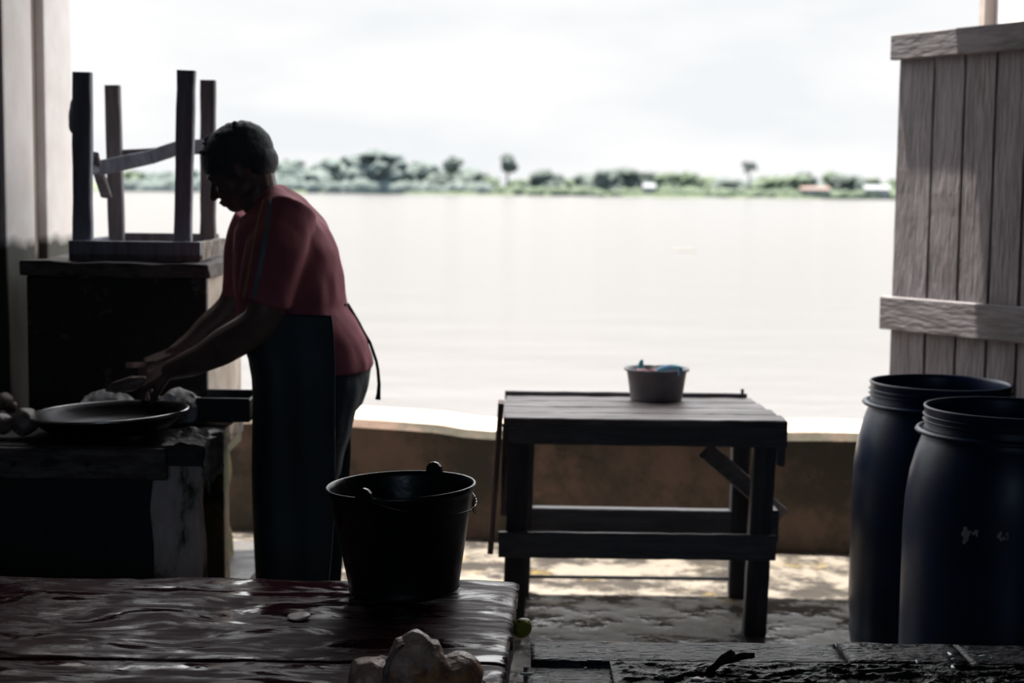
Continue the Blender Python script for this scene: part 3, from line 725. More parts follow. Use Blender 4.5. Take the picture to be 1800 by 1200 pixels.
# far arm
limb(bm, [P(450, 410, .13), P(430, 470, .18), P(410, 535, .2), P(372, 572, .18), P(335, 605, .15), P(308, 622, .12)],
     [.058, .05, .046, .042, .034, .027])
def hand(bm, wrist, dirv, normal, curl, spread=1.0, thumb_side=1, size=1.0):
    """palm + four fingers + thumb; dirv along the metacarpals, normal = back of the hand"""
    d = dirv.normalized(); nn = (normal - d * normal.dot(d)).normalized(); s = d.cross(nn).normalized() * thumb_side
    L_ = .085 * size
    for k in range(4):
        o_ = (k - 1.5) * .019 * size
        limb(bm, [wrist + s*o_*.6, wrist + d*L_*.5 + s*o_*.9, wrist + d*L_ + s*o_], [.015, .0135, .0115])
    lens = [.072, .080, .074, .058]
    for k in range(4):
        o_ = -(k - 1.5) * .021 * size
        base = wrist + d*L_ + s*o_; a = 0.25; pts = [base - d*.01]; rr = [.0105]; p = base; pts.append(p); rr.append(.0100)
        for q, fr in enumerate((.45, .32, .23)):
            a += curl * (1.0, 1.1, .7)[q] + .06*k
            dd = (d * math.cos(a) - nn * math.sin(a) + s * (-(k - 1.5)) * .09 * spread).normalized()
            p = p + dd * lens[k] * fr * size; pts.append(p.copy()); rr.append((.0092, .0083, .0070)[q])
        limb(bm, pts, rr, 10)
    b_ = wrist + d*.018 + s*.022
    t1 = (d*.6 + s*.75 - nn*.25).normalized(); t2 = (d*.9 + s*.25 - nn*.5).normalized(); t3 = (d*.75 - s*.05 - nn*.6).normalized()
    limb(bm, [b_, b_ + t1*.035, b_ + t1*.035 + t2*.032, b_ + t1*.035 + t2*.032 + t3*.026], [.016, .0125, .0105, .0085], 10)
w1 = P(302, 650, -.065); hand(bm, w1, P(250, 676, -.03) - w1, Vector((-.2, -.5, .85)), .42, thumb_side=-1)
w2 = P(308, 622, .12); hand(bm, w2, P(258, 640, .1) - w2, Vector((-.1, -.25, .95)), .55, thumb_side=1)
b = remesh(bm, .0034, 3, .5)
link(b, 'body', 'skin', root, True)
# hair
bm = newbm()
ell(bm, H(-.014, 0, .022), (.104, .083, .090), AX, 5)
ell(bm, H(-.050, 0, -.022), (.060, .070, .056), AX, 4)
for s in (-1, 1): ell(bm, H(.022, s*.068, .0), (.020, .010, .034), AX, 3)
for k in range(46):
    a = random.uniform(-.9, 1.1); b2 = random.uniform(-.9, .9)
    n0 = Vector((math.sin(a), math.sin(b2)*.8, math.cos(a)*math.cos(b2))).normalized()
    q = H(-.014 + .100*n0.x, .080*n0.y, .022 + .087*n0.z)
    dr = (fw*(n0.x + .7) + sd_*n0.y + up*n0.z).normalized()
    ln = random.uniform(.006, .014)
    tube(bm, [q - dr*.010, q + dr*ln*.5, q + dr*ln + fw*.006], [.007, .005, .0018], 5)
b = remesh(bm, .003, 2, .4)
for v in b.verts: v.co += noise.noise_vector(v.co*60)*.0014
link(b, 'hair', 'hair', root, True)
# shirt
bm = newbm()
shirt_secs = [(480, 496, 325, .05, 0), (474, 514, 336, .10, 0), (466, 534, 350, .145, 0), (450, 550, 366, .175, 0), (424, 562, 382, .195, 0), (414, 576, 402, .205, 0), (413, 594, 440, .205, 0),
   (412, 602, 480, .20, 0), (415, 606, 520, .185, 0), (418, 607, 536, .18, 0), (425, 625, 562, .18, 0), (436, 645, 596, .185, 0), (443, 654, 626, .19, 0), (447, 656, 645, .192, 0), (450, 655, 649, .19, 0)]
sec_loft(bm, shirt_secs, 44)
def sleeve(a, b_, c, ra, rb, rc):
    tube(bm, [a, a.lerp(b_, .5), b_, b_.lerp(c, .5), c, c + (c-b_).normalized()*.004], [ra, (ra+rb)/2, rb, (rb+rc)/2, rc, rc*.96], 30)
sleeve(P(512, 368, -.12), P(486, 440, -.19), P(464, 529, -.195), .07, .084, .076)
sleeve(P(450, 378, .12), P(436, 440, .18), P(428, 516, .19), .06, .07, .06)
# collar
ring = []
cc = P(458, 358); 
pts = [cc + (fw*.0 + (P(486, 324) - cc)*math.cos(a)*.95 + Vector((0, .072, 0))*math.sin(a)) for a in [2*PI*k/24 for k in range(25)]]
tube(bm, pts, .011, 8, True)
b = remesh(bm, .006, 16, .6)
for v in b.verts:
    v.co += noise.noise_vector(Vector((v.co.x*9, v.co.y*9, v.co.z*5)))*.009 + noise.noise_vector(Vector((v.co.x*22, v.co.y*22, v.co.z*14)))*.004
b.normal_update(); b.faces.ensure_lookup_table()
bvh = BVHTree.FromBMesh(b)
def on_shirt(px, py):
    r = ray(px, py); h = bvh.ray_cast(CAM, r)
    return (h[0], h[1]) if h[0] else (P(px, py, -.22), Vector((0, -1, 0)))
stripes = []
for (path, wd, mt, lb) in (([(462, 352), (457, 372), (452, 398), (446, 428), (440, 460), (434, 492), (428, 522)], .0048, 'stripe_y', 'thin ochre stripe'),
                       ([(474, 352), (473, 372), (470, 398), (465, 428), (459, 460), (452, 492), (446, 522)], .0065, 'stripe_t', 'teal grey stripe')):
    s_ = newbm(); hp = []
    for a, c_ in zip(path, path[1:]):
        for k in range(6): hp.append(on_shirt(a[0]+(c_[0]-a[0])*k/6, a[1]+(c_[1]-a[1])*k/6))
    hp.append(on_shirt(*path[-1]))
    rows = []
    for i, (q, n_) in enumerate(hp):
        d = (hp[min(i+1, len(hp)-1)][0] - hp[max(i-1, 0)][0]).normalized(); sdv = d.cross(n_).normalized()
        rows.append([s_.verts.new(q - sdv*wd - n_*.001), s_.verts.new(q - sdv*wd*.8 + n_*.002), s_.verts.new(q + sdv*wd*.8 + n_*.002), s_.verts.new(q + sdv*wd - n_*.001)])
    skin_rings(s_, rows)
    stripes.append((s_, mt, lb))
sh = link(b, 'shirt', 'shirt', root, True)
for s_, mt, lb in stripes:
    bmesh.ops.translate(s_, verts=s_.verts, vec=-root.location)
    o = link(s_, 'stripe', mt, None); o.parent = sh; o['label'] = lb
# jeans
bm = newbm()
sec_loft(bm, [(462, 642, 590, .16, 0), (455, 651, 640, .172, 0), (460, 648, 672, .17, 0), (480, 636, 712, .155, 0), (500, 612, 738, .13, 0)])
for s in (-1, 1):
    limb(bm, [P(572, 672, s*.075), P(562, 740, s*.085), P(553, 800, s*.092), P(536, 860, s*.095), P(525, 960, s*.1), P(522, 1080, s*.1)], [.104, .096, .082, .074, .070, .066])
b = remesh(bm, .008, 5)
for v in b.verts: v.co += noise.noise_vector(v.co*13)*.006
link(b, 'jeans', 'jeans', root, True)
for s in (-1, 1):
    bm = newbm(); c = P(522, 1110, s*.1)
    limb(bm, [(c.x, c.y, .24), (c.x + .01, c.y, .12), (c.x + .02, c.y, .065)], [.062, .058, .058])
    limb(bm, [(c.x + .03, c.y, .05), (c.x - .05, c.y, .05), (c.x - .125, c.y, .045)], [.05, .05, .042], flat=.95)
    b = remesh(bm, .008, 4)
    for v in b.verts: v.co.z = max(v.co.z, 0.0)
    link(b, 'boot', 'boot', root, True)
# apron: a wrapped sheet, open at the back
ap = [(541, 430, 597, .205), (560, 428, 600, .208), (603, 431, 603, .212), (626, 439, 604, .216), (660, 445, 604, .22), (700, 447, 604, .22), (760, 446, 604, .218), (820, 446, 604, .215), (880, 448, 601, .21), (940, 450, 596, .205), (1000, 452, 590, .2), (1060, 454, 586, .195), (1090, 455, 585, .193)]
bm = newbm(); rows = []
for (y, xf, xb, w) in ap:
    a = P(xf, y); e = P(xb, y); row = []
    for k in range(61):
        t = -1 + 2*k/60           # -1 near edge ... +1 far edge
        u = abs(t)
        # quarter round front then straight side
        if u < .42: an = u/.42*PI/2; x = a.x + .10*(1 - math.cos(an)); yy = w*math.sin(an)
        else: x = a.x + .10 + (e.x - a.x - .10)*(u-.42)/.58; yy = w
        fold = .004*math.sin(k*.55 + y*.004) * min(1, (y-530)/200)
        row.append(bm.verts.new((x, PY + math.copysign(yy + fold, t), a.z)))
    rows.append(row)
for a, b_ in zip(rows, rows[1:]):
    for k in range(60): bm.faces.new((a[k], a[k+1], b_[k+1], b_[k]))
bmesh.ops.subdivide_edges(bm, edges=[e for e in bm.edges if abs(e.verts[0].co.z - e.verts[1].co.z) > .01], cuts=3, use_grid_fill=True)
bmesh.ops.solidify(bm, geom=bm.faces[:], thickness=.003)
for v in bm.verts: v.co += noise.noise_vector(Vector((v.co.x*5, v.co.y*5, v.co.z*2.4)))*.006
apo = link(bm, 'apron', 'apron', root, True)
bm = newbm()
pts = [(602, 536, -.03), (605, 534, -.01), (607, 533, 0), (613, 544, 0), (627, 568, 0), (634, 582, 0), (646, 602, 0), (653, 622, 0), (657, 634, 0), (660, 650, 0), (662, 675, 0), (661, 692, 0), (660, 702, 0)]
tube(bm, [P(*q) + Vector((.007, 0, 0)) for q in pts], [.003]*3 + [.004] + [.0045]*6 + [.005, .006, .008], 8)
bmesh.ops.translate(bm, verts=bm.verts, vec=-root.location); o = link(bm, 'tie_string', 'apron', None, True); o.parent = apo
# fish in the hands
bm = newbm()
f0 = P(190, 690, .0); f1 = P(275, 672, -.0)
limb(bm, [P(188, 686, .0), P(205, 680, 0), P(232, 674, .0), P(252, 668, .0)], [.006, .018, .022, .012], flat=.8)
b = remesh(bm, .004, 2)
tag(link(b, 'small_fish', 'fish_pale', smooth=True), 'small pinkish fish held down by the near hand over the crumpled cloth', 'fish')
bm = newbm()
q0 = P(262, 640, .075); q1 = P(242, 641, .06)
beam(bm, q0, q1 + Vector((-.03, -.02, .0)), .016, .0025, up=(0, 1, 0), seg=4)
kr = thing('knife', 'short knife held in the far hand', 'knife', q0)
link(bm, 'blade', 'steel', kr)
bm = newbm(); limb(bm, [q0 + Vector((.0, 0, 0)), q0 + Vector((.07, .02, .012))], [.009, .010]); link(bm, 'handle', 'black', kr, True)

# ================================================================== WORK TABLE (centre)
fr = atz(1325, 1112, 0); fl = atz(900, 1098, 0); br = atz(1290, 1040, 0)
YF = fr.y; YB = br.y - .06
print('table Y', YF, YB, fr.x, fl.x)
topz = at(1380, 738, YF - .03).z
root = thing('work_table', 'old dark wooden slatted work table standing by the river parapet', 'table', (at(1130, 900, (YF+YB)/2).x, (YF+YB)/2, 0))
print('topz', topz)
xl = at(886, 730, YF - .03).x; xrr = at(1383, 735, YF - .03).x
# table boards running left-right
nb = 4; ybk = YB + .04; yfr = YF - .05
for k in range(nb):
    y0 = yfr + (ybk - yfr) * k / nb; y1 = yfr + (ybk - yfr) * (k + 1) / nb - .006
    bm = newbm(); beam(bm, (xl + random.uniform(-.004, .006), (y0+y1)/2, topz - .011 + random.uniform(-.002, .002)), (xrr - .01*k + random.uniform(-.006, .006), (y0+y1)/2, topz - .011), y1 - y0, .022, up=(0, 0, 1), seg=20, jit=.0015)
    link(bm, 'top_board', 'bench_top', root)
bm = newbm(); beam(bm, (xl + .0, ybk + .011, topz - .002), (xrr - .045, ybk + .011, topz - .002), .02, .03, up=(0, 0, 1), seg=12, jit=.001); link(bm, 'back_strip', 'bench_wood', root)
az = at(1130, 760, YF).z
h_ap = (at(1130, 742, YF).z - at(1130, 784, YF).z)
bm = newbm(); beam(bm, at(893, 757, YF - .035), at(1383, 764, YF - .035), h_ap + .004, .025, up=(0, 1, 0), seg=16, jit=.0015); link(bm, 'apron_board', 'bench_wood', root)
bm = newbm(); beam(bm, (xl + .02, YB + .04, topz - .075), (xrr - .06, YB + .04, topz - .075), .09, .022, up=(0, 1, 0), seg=12, jit=.001); link(bm, 'apron_board', 'bench_wood', root)
xrs = at(1374, 760, YF).x
bm = newbm(); beam(bm, (xrs, YF - .01, topz - .085), (xrs, YB + .02, topz - .085), .022, .12, up=(0, 0, 1), seg=8, jit=.001); link(bm, 'side_board', 'bench_wood', root)
xls = at(899, 760, YF).x
bm = newbm(); beam(bm, (xls, YF - .01, topz - .075), (xls, YB + .02, topz - .075), .022, .09, up=(0, 0, 1), seg=8, jit=.001); link(bm, 'side_board', 'bench_wood', root)
# legs
lw = 40/F*YF
bm = newbm(); beam(bm, fr + Vector((0, .0, 0)), at(1346, 745, YF + .0), lw, .05, seg=14, jit=.0015); link(bm, 'leg', 'bench_leg', root)
c = at(902, 1080, YF); bm = newbm(); beam(bm, Vector((c.x, YF, 0)), at(916, 745, YF), lw, .05, seg=14, jit=.0015); link(bm, 'leg', 'bench_leg', root)
c = br; bm = newbm(); beam(bm, Vector((c.x, YB, 0)), at(1303, 745, YB), .058, .05, seg=14, jit=.0015); link(bm, 'leg', 'bench_leg', root)
c = at(915, 1030, YB); bm = newbm(); beam(bm, Vector((c.x, YB, 0)), at(926, 745, YB), .058, .05, seg=14, jit=.0015); link(bm, 'leg', 'bench_leg', root)
# low rails
bm = newbm(); beam(bm, at(876, 956, YF - .038), at(1363, 962, YF - .038), 46/F*YF, .024, up=(0, 1, 0), seg=16, jit=.0015); link(bm, 'front_rail', 'bench_wood', root)
zr = at(1100, 888, YB).z
bm = newbm(); beam(bm, at(905, 912, YB - .0), at(1300, 918, YB - .0), .085, .045, up=(0, 1, 0), seg=12, jit=.001); link(bm, 'back_rail', 'bench_wood', root)
bm = newbm(); beam(bm, at(1362, 925, YF), Vector((at(1362, 925, YF).x - .0, YB, at(1362, 925, YF).z)), .1, .022, up=(1, 0, 0), seg=6, jit=.001); link(bm, 'side_rail', 'bench_wood', root)
bm = newbm(); beam(bm, at(1242, 792, YF + .05), at(1372, 905, YB - .08), .055, .024, up=(0, 1, 0), seg=8, jit=.002); link(bm, 'brace', 'bench_wood', root)
bm = newbm(); beam(bm, Vector((at(1325, 1045, YB).x, YB, .06)), Vector((at(900, 1034, YB).x, YB, .06)), .012, .012, up=(0, 1, 0), seg=8, jit=.001); link(bm, 'low_bar', 'bench_wood', root)
bm = newbm(); tube(bm, [(xrr - .06, ybk + .008, topz + .01), (xrr - .06, ybk + .008, topz + .028)], [.005, .006], 8); link(bm, 'bolt', 'wire', root)
# boards leaning at its left end
bm = newbm(); beam(bm, at(862, 968, YF + .02), at(881, 706, YF + .02), .018, .09, up=(0, 1, 0), seg=10, jit=.001); 
o = link(bm, 'end_plank', 'bench_red', root)
bm = newbm(); beam(bm, at(886, 905, YF - .01), at(890, 745, YF - .01), .022, .02, up=(0, 1, 0), seg=10, jit=.001); link(bm, 'end_cleat', 'bench_red', root)

# tub on the table
ty = YB - .03
cx = at(1154, 670, ty).x; tz = topz + .001
rr = 57/F*ty; zt = at(1154, 646, ty).z
root = thing('plastic_tub', 'small round grey plastic tub on the back edge of the slatted table', 'tub', (cx, ty, tz))
bm = newbm(); Ht = zt - tz
lathe(bm, [(rr*.78, 0), (rr*.80, .004), (rr*.93, Ht*.9), (rr, Ht*.92), (rr*1.02, Ht*.97), (rr, Ht), (rr*.92, Ht*.98), (rr*.76, .02), (rr*.7, .015)], 40)
link(bm, 'tub_body', 'tub', root, True, local=True)
root2 = newbm()
for k in range(5): ell(root2, (cx + random.uniform(-.5, .5)*rr, ty + random.uniform(-.3, .3)*rr, tz + Ht*.86), (.022, .022, .012), sub_=2)
jiggle(root2, .006, 40)
tag(link(root2, 'pink_rag', 'pink', smooth=True), 'pink rag lying in the grey tub', 'rag')
bm = newbm()
limb(bm, [(cx + rr*.05, ty - rr*.3, tz + Ht*.95), (cx + rr*.35, ty - rr*.6, tz + Ht + .008), (cx + rr*.6, ty - rr*.86, tz + Ht + .009), (cx + rr*.62, ty - rr*.98, tz + Ht*.9)], [.010, .011, .009, .006]); jiggle(bm, .003, 50)
tag(link(bm, 'teal_rag', 'teal_cloth', smooth=True), 'teal rag hanging over the right side of the tub rim', 'rag')
bm = newbm(); limb(bm, [(cx - rr*.48, ty, tz + Ht*.9), (cx - rr*.5, ty, tz + Ht + .008), (cx - rr*.47, ty, tz + Ht + .02)], [.012, .010, .006]); jiggle(bm, .002, 50)
tag(link(bm, 'sponge', 'teal_cloth', smooth=True), 'small green sponge tip sticking up from the left of the tub', 'sponge')

# ================================================================== PLANK DOOR (right)
E0 = Vector((at(1577, 300, 5.6).x, 5.6, 0)); 
E1 = Vector((at(1800, 300, 5.12).x, 5.12, 0)); dd = (E1 - E0).normalized(); dn = Vector((dd.y, -dd.x, 0))   # dn faces the camera
if dn.y > 0: dn = -dn
DT = at(1577, 64, 5.6).z; 
root = thing('plank_door', 'weathered grey plank door swung open behind the blue drums', 'door', E0)
cw = [0.0]
def px_to_t(px):
    r = ray(px, 300); # intersect with door plane in XY
    A = Matrix(((r.x, -dd.x), (r.y, -dd.y))); s_ = A.inverted() @ Vector((E0.x, E0.y)); return s_[1]
edges = [0.0, px_to_t(1641), px_to_t(1695), px_to_t(1750), px_to_t(1800) + .01, px_to_t(1800) + .13, px_to_t(1800) + .25]
print('door edges', edges)
for a, b_ in zip(edges, edges[1:]):
    bm = newbm(); m_ = (a + b_)/2
    beam(bm, E0 + dd*m_ + Vector((0, 0, .04)), E0 + dd*m_ + Vector((0, 0, DT - .01 + random.uniform(-.003, .003))), b_ - a - .007, .022, up=dn, seg=24, jit=.0014)
    link(bm, 'board', 'door', root)
tl = edges[-1]
bm = newbm(); beam(bm, E0 + dd*.0 + dn*.018 + Vector((0, 0, 1.0)), E0 + dd*tl + dn*.018 + Vector((0, 0, 1.0)), .001, .001, up=(0, 0, 1)); bm.free()
bm = newbm(); beam(bm, E0 - dd*.012 + dn*.026 + Vector((0, 0, DT - .04)), E0 + dd*tl + dn*.026 + Vector((0, 0, DT - .04)), .028, .088, up=(0, 0, 1), seg=20, jit=.001); link(bm, 'top_rail', 'door_rail', root)
mz = at(1577, 549, 5.6).z
bm = newbm(); beam(bm, E0 - dd*.022 + dn*.026 + Vector((0, 0, mz)), E0 + dd*tl + dn*.026 + Vector((0, 0, mz + .005)), .028, .118, up=(0, 0, 1), seg=20, jit=.001); link(bm, 'middle_rail', 'door_rail', root)
bm = newbm(); beam(bm, E0 + dn*.026 + Vector((0, 0, .2)), E0 + dd*tl + dn*.026 + Vector((0, 0, .2)), .028, .11, up=(0, 0, 1), seg=20, jit=.001); link(bm, 'bottom_rail', 'door_rail', root)

# ================================================================== BLUE DRUMS
def drum(cx, cy, s, label, marks=False):
    root = thing('plastic_drum', label, 'drum', (cx, cy, 0), group='blue plastic drums')
    Rb = .24*s; Hh = .80
    k = [(Rb*.86, 0), (Rb*.96, .012), (Rb*.985, .05), (Rb*.97, .075), (Rb*.985, .10), (Rb, .16), (Rb*1.0, .48), (Rb*.985, .56), (Rb*.95, .625), (Rb*.895, .68), (Rb*.85, .712), (Rb*.835, .722),
         (Rb*.835, .738), (Rb*.82, .745), (Rb*.82, .79), (Rb*.835, .796), (Rb*.83, .80), (Rb*.80, .80), (Rb*.79, .79), (Rb*.79, .72), (Rb*.9, .64), (Rb*.96, .5), (Rb*.96, .1), (Rb*.85, .03), (Rb*.8, .025)]
    bm = newbm(); lathe(bm, k, 80); b = link(bm, 'shell', 'drum', root, True, local=True)
    bm = newbm(); lathe(bm, [(Rb*.83, .728), (Rb*.90, .730), (Rb*.915, .735), (Rb*.90, .741), (Rb*.83, .743)], 80, closed=True); link(bm, 'flange', 'drum', root, True, local=True)
    bm = newbm()
    for zz in (.762, .776): lathe(bm, [(Rb*.815, zz-.004), (Rb*.842, zz), (Rb*.815, zz+.004)], 80, closed=True)
    link(bm, 'screw_thread', 'drum', root, True, local=True)
    return root, Rb
c0 = at(1645, 900, 4.55); drum(c0.x, 4.55, 148/F*4.55/.24, 'blue plastic drum, the rear one, partly hidden by the nearer drum')
c1 = at(1765, 900, 4.02); rt, Rb = drum(c1.x, 4.02, 175/F*4.02/.24, 'nearer blue plastic drum with two pale scuff marks, cut by the right photo edge')
def scuff(px, py, shapes):
    bm = newbm()
    for (dx, dy, r) in shapes:
        rr_ = ray(px + dx, py + dy); 
        # hit the drum side
        A = rr_.x**2 + rr_.y**2; B = -2*(rr_.x*c1.x + rr_.y*4.02); Cc = c1.x**2 + 4.02**2 - (Rb + .0008)**2
        t = (-B - math.sqrt(B*B - 4*A*Cc))/(2*A); q = CAM + rr_*t; n_ = Vector((q.x - c1.x, q.y - 4.02, 0)).normalized()
        ax = [n_, Vector((0, 0, 1)).cross(n_), Vector((0, 0, 1))]
        ell(bm, q, (.0012, r, r*1.3), ax, 2)
    bmesh.ops.translate(bm, verts=bm.verts, vec=-rt.location); o = link(bm, 'scuff_mark', 'pebble_m', None); o.parent = rt; o['label'] = 'pale flaked scuff'
MT['pebble_m'] = mat('pale_scuff', (0.36, 0.36, 0.4), rough=0.8, scale=60, bump=0.2)
scuff(1697, 938, [(0, -8, .006), (-3, 0, .006), (1, 8, .007), (-2, 14, .005), (4, 0, .006), (8, -3, .004), (14, -1, .004), (19, -3, .005), (20, 3, .003)])
scuff(1762, 942, [(-6, 0, .005), (-3, -5, .004), (3, 4, .004), (8, -3, .004), (-2, 6, .004), (9, 4, .003)])

# ================================================================== FOREGROUND TABLE
Z1 = 0.50
e_far = atz(912, 1020, Z1); e_near = atz(882, 1200, Z1)
print('fg far/near', e_far, e_near)
YFT = e_far.y
def edge_x(y): return e_far.x + (e_near.x - e_far.x) * (y - e_far.y) / (e_near.y - e_far.y)
root = thing('fish_table', 'wet maroon painted plank table in the left foreground, carrying the black bucket', 'table', (-.8, 2.8, 0))
seam = atz(300, 1158, Z1).y; 
def fg_top(y0, y1, name):
    bm = newbm(); nx, ny = 170, 60; vs = []
    for j in range(ny + 1):
        y = y0 + (y1 - y0) * j / ny; row = []
        xe = edge_x(y) + .006*noise.noise(Vector((y*30, 0, 0))) + .004*noise.noise(Vector((y*90, 5, 0)))
        for i in range(nx + 1):
            x = -1.75 + (xe + 1.75) * i / nx
            z = Z1 + .0055*noise.noise(Vector((x*4, y*11, 1))) + .0022*noise.noise(Vector((x*12, y*30, 2)))
            ed = min(y - y0, y1 - y); z -= .004*math.exp(-ed/.006)
            z -= .006*math.exp(-(xe - x)/.01)
            row.append(bm.verts.new((x, y, z)))
        vs.append(row)
    for j in range(ny):
        for i in range(nx): bm.faces.new((vs[j][i], vs[j][i+1], vs[j+1][i+1], vs[j+1][i]))
    slab_from_grid(bm, vs, Z1 - .035)
    return link(bm, name, 'table', root, True)
fg_top(seam + .002, YFT, 'top_plank'); fg_top(seam - .42, seam - .002, 'top_plank'); fg_top(seam - .85, seam - .425, 'top_plank')
bm = newbm()
pts = []
for k in range(40):
    y = seam - .85 + (YFT - .01 - (seam - .85)) * k / 39
    pts.append((edge_x(y) - .018, y, Z1 - .075))
for a, b_ in zip(pts, pts[1:]):
    pass
beam(bm, pts[0], pts[-1], .03, .08, up=(0, 0, 1), seg=50, jit=.0025); link(bm, 'side_apron', 'table_edge', root)
bm = newbm(); beam(bm, (-1.72, YFT - .03, Z1 - .075), (edge_x(YFT) - .04, YFT - .03, Z1 - .075), .03, .08, up=(0, 0, 1), seg=30, jit=.001); link(bm, 'far_apron', 'table_edge', root)
for x_, y_ in ((edge_x(YFT) - .06, YFT - .075), (-1.6, YFT - .075), (-.10, seam - .75), (-1.6, seam - .75)):
    bm = newbm(); beam(bm, (x_, y_, 0), (x_, y_, Z1 - .036), .06, .05, seg=8, jit=.001); link(bm, 'leg', 'table_edge', root)

# bucket
bc = atz(711, 1040, Z1); BY_ = bc.y
print('bucket', bc)
Rr = 134/F*BY_; Rbm = 100/F*BY_; Hb = at(705, 853, BY_).z - Z1
root = thing('black_bucket', 'black rubber bucket with a wire handle on the wet maroon table', 'bucket', (bc.x, BY_, Z1 + .004), (0, math.radians(-2.2), 0))
bm = newbm()
lathe(bm, [(Rbm*.9, .0), (Rbm*.97, .002), (Rbm, .008), (Rbm*.985, .014), (Rbm*1.0, .022), (Rr*.955, Hb - .018), (Rr*.985, Hb - .014), (Rr, Hb - .007), (Rr, Hb - .002), (Rr*.985, Hb), (Rr*.965, Hb - .002), (Rr*.945, Hb - .012), (Rbm*.96, .02), (Rbm*.9, .012)], 96)
link(bm, 'pail', 'bucket', root, True, local=True)
ears = []
for an in (math.radians(66), math.radians(246)):
    bm = newbm(); c = Vector((math.cos(an)*(Rr - .002), math.sin(an)*(Rr - .002), Hb + .004)); ax = Vector((math.cos(an), math.sin(an), 0)); sx = Vector((-ax.y, ax.x, 0))
    rings = []
    pr_ = [(-.019, -.024), (.019, -.024), (.019, -.004), (.0165, .006), (.0095, .0135), (0, .016), (-.0095, .0135), (-.0165, .006), (-.019, -.004)]
    for o_ in (-.004, .004): rings.append([bm.verts.new(c + ax*o_ + sx*a + Vector((0, 0, b_))) for a, b_ in pr_])
    skin_rings(bm, rings)
    g = bmesh.ops.create_cone(bm, segments=16, radius1=.0075, radius2=.0075, depth=.014, cap_ends=True)
    bmesh.ops.transform(bm, matrix=Matrix.Translation(c) @ ax.to_track_quat('Z', 'Y').to_matrix().to_4x4(), verts=g['verts'])
    link(bm, 'ear', 'bucket', root, False, local=True); ears.append(c)
bm = newbm(); pts = []
for k in range(41):
    t = k/40; an = math.radians(246) + math.radians(180)*t
    r_ = Rr + .005 - .006*math.sin(PI*t)
    pts.append((math.cos(an)*r_, math.sin(an)*r_, Hb + .004 - .052*math.sin(PI*t)**.8 ))
tube(bm, pts, .0017, 8); hd = link(bm, 'handle', 'wire', root, True, local=True)
for dz in (0, .006, -.006):
    bm = newbm(); an = math.radians(350)
    c = Vector((math.cos(an)*(Rr-.001), math.sin(an)*(Rr-.001), Hb - .045))
    pp = [c + Vector((math.cos(a)*.004, math.sin(a)*.004, dz + .012*math.cos(a*.5))) for a in [2*PI*i/12 for i in range(13)]]
    tube(bm, pp, .0012, 6); o = link(bm, 'wire_wrap', 'wire', None, True); o.parent = hd

# raw fish lump
fy = atz(725, 1215, Z1).y + .03
fc = at(728, 1200, fy)
bm = newbm()
def fe(px, py, r, dy=0): q = at(px, py, fy + dy); return ell(bm, (q.x, q.y, q.z), r, sub_=4)
fe(722, 1172, (.046, .05, .052)); fe(735, 1140, (.028, .035, .030)); fe(733, 1123, (.013, .016, .013), .0); fe(765, 1168, (.022, .04, .042)); fe(700, 1160, (.02, .03, .034), -.01)
fe(652, 1192, (.040, .05, .040), .01); fe(806, 1192, (.042, .05, .042), .015); fe(640, 1215, (.03, .05, .02)); fe(830, 1215, (.025, .05, .02)); fe(770, 1200, (.05, .05, .03))
b = remesh(bm, .004, 2)
for v in b.verts:
    v.co += noise.noise_vector(v.co*24)*.009 + noise.noise_vector(v.co*60)*.003
    v.co.z = max(v.co.z, Z1 + .004)
fr_ = thing('fish_cut', 'lumpy brown and pink raw fish cut lying in front of the black bucket', 'fish', (fc.x, fy, Z1 + .004))
link(b, 'flesh', 'meat', fr_, True)
bm = newbm(); pts = [at(x_, y_, fy - .048) for x_, y_ in ((676, 1205), (678, 1180), (684, 1158), (696, 1142), (710, 1132))]
tube(bm, pts, [.004, .005, .0045, .004, .003], 8); o = link(bm, 'fin_ridge', 'fish_pale', fr_, True); o['label'] = 'pale curved ridge'
q = atz(526, 1086, Z1); bm = newbm(); ell(bm, (q.x, q.y, Z1 + .004), (.022, .028, .0045), sub_=4); jiggle(bm, .003, 40)
tag(link(bm, 'fish_scrap', 'pebble', smooth=True), 'pale oval fish scrap on the maroon table left of the bucket', 'scrap')

# ================================================================== RIGHT LOW BENCH
Z2 = 0.42
yb = atz(1200, 1127, Z2).y
root = thing('low_bench', 'low black wet bench of slabs filling the right foreground', 'bench', (.8, 2.9, 0))
xs0 = .03
def slab(x0, x1, y0, y1, z, th_, mt, name, seed):
    bm = newbm(); vs = grid(bm, x0, x1, y0, y1, max(8, int((x1-x0)*110)), max(6, int((y1-y0)*110)), lambda x, y: z + .003*noise.noise(Vector((x*8+seed, y*16, seed))) + .0012*noise.noise(Vector((x*40, y*70, seed))) - .003*math.exp(-min(x-x0, x1-x, y-y0, y1-y)/.004))
    slab_from_grid(bm, vs, z - th_); return link(bm, name, mt, root, True)
yfr2 = atz(1200, 1162, Z2).y
xa = at(1483, 1140, (yb+yfr2)/2).x; xb_ = at(1692, 1140, (yb+yfr2)/2).x
slab(xs0 + .015, xa - .004, yfr2, yb, Z2, .05, 'ledge', 'rear_slab', 1)
slab(xa, xb_ - .003, yfr2, yb, Z2 + .004, .05, 'ledge', 'rear_slab', 2)
slab(xb_, 1.9, yfr2, yb, Z2 + .002, .05, 'ledge', 'rear_slab', 3)
slab(xs0 + .0, 1.9, 1.9, yfr2 - .004, Z2 - .012, .04, 'ledge', 'front_slab', 4)
for x_, y_ in ((.12, yb - .1), (1.7, yb - .1), (.12, 2.1), (1.7, 2.1)):
    bm = newbm(); beam(bm, (x_, y_, 0), (x_, y_, Z2 - .052), .08, .08, seg=6, jit=.001); link(bm, 'leg', 'ledge', root)
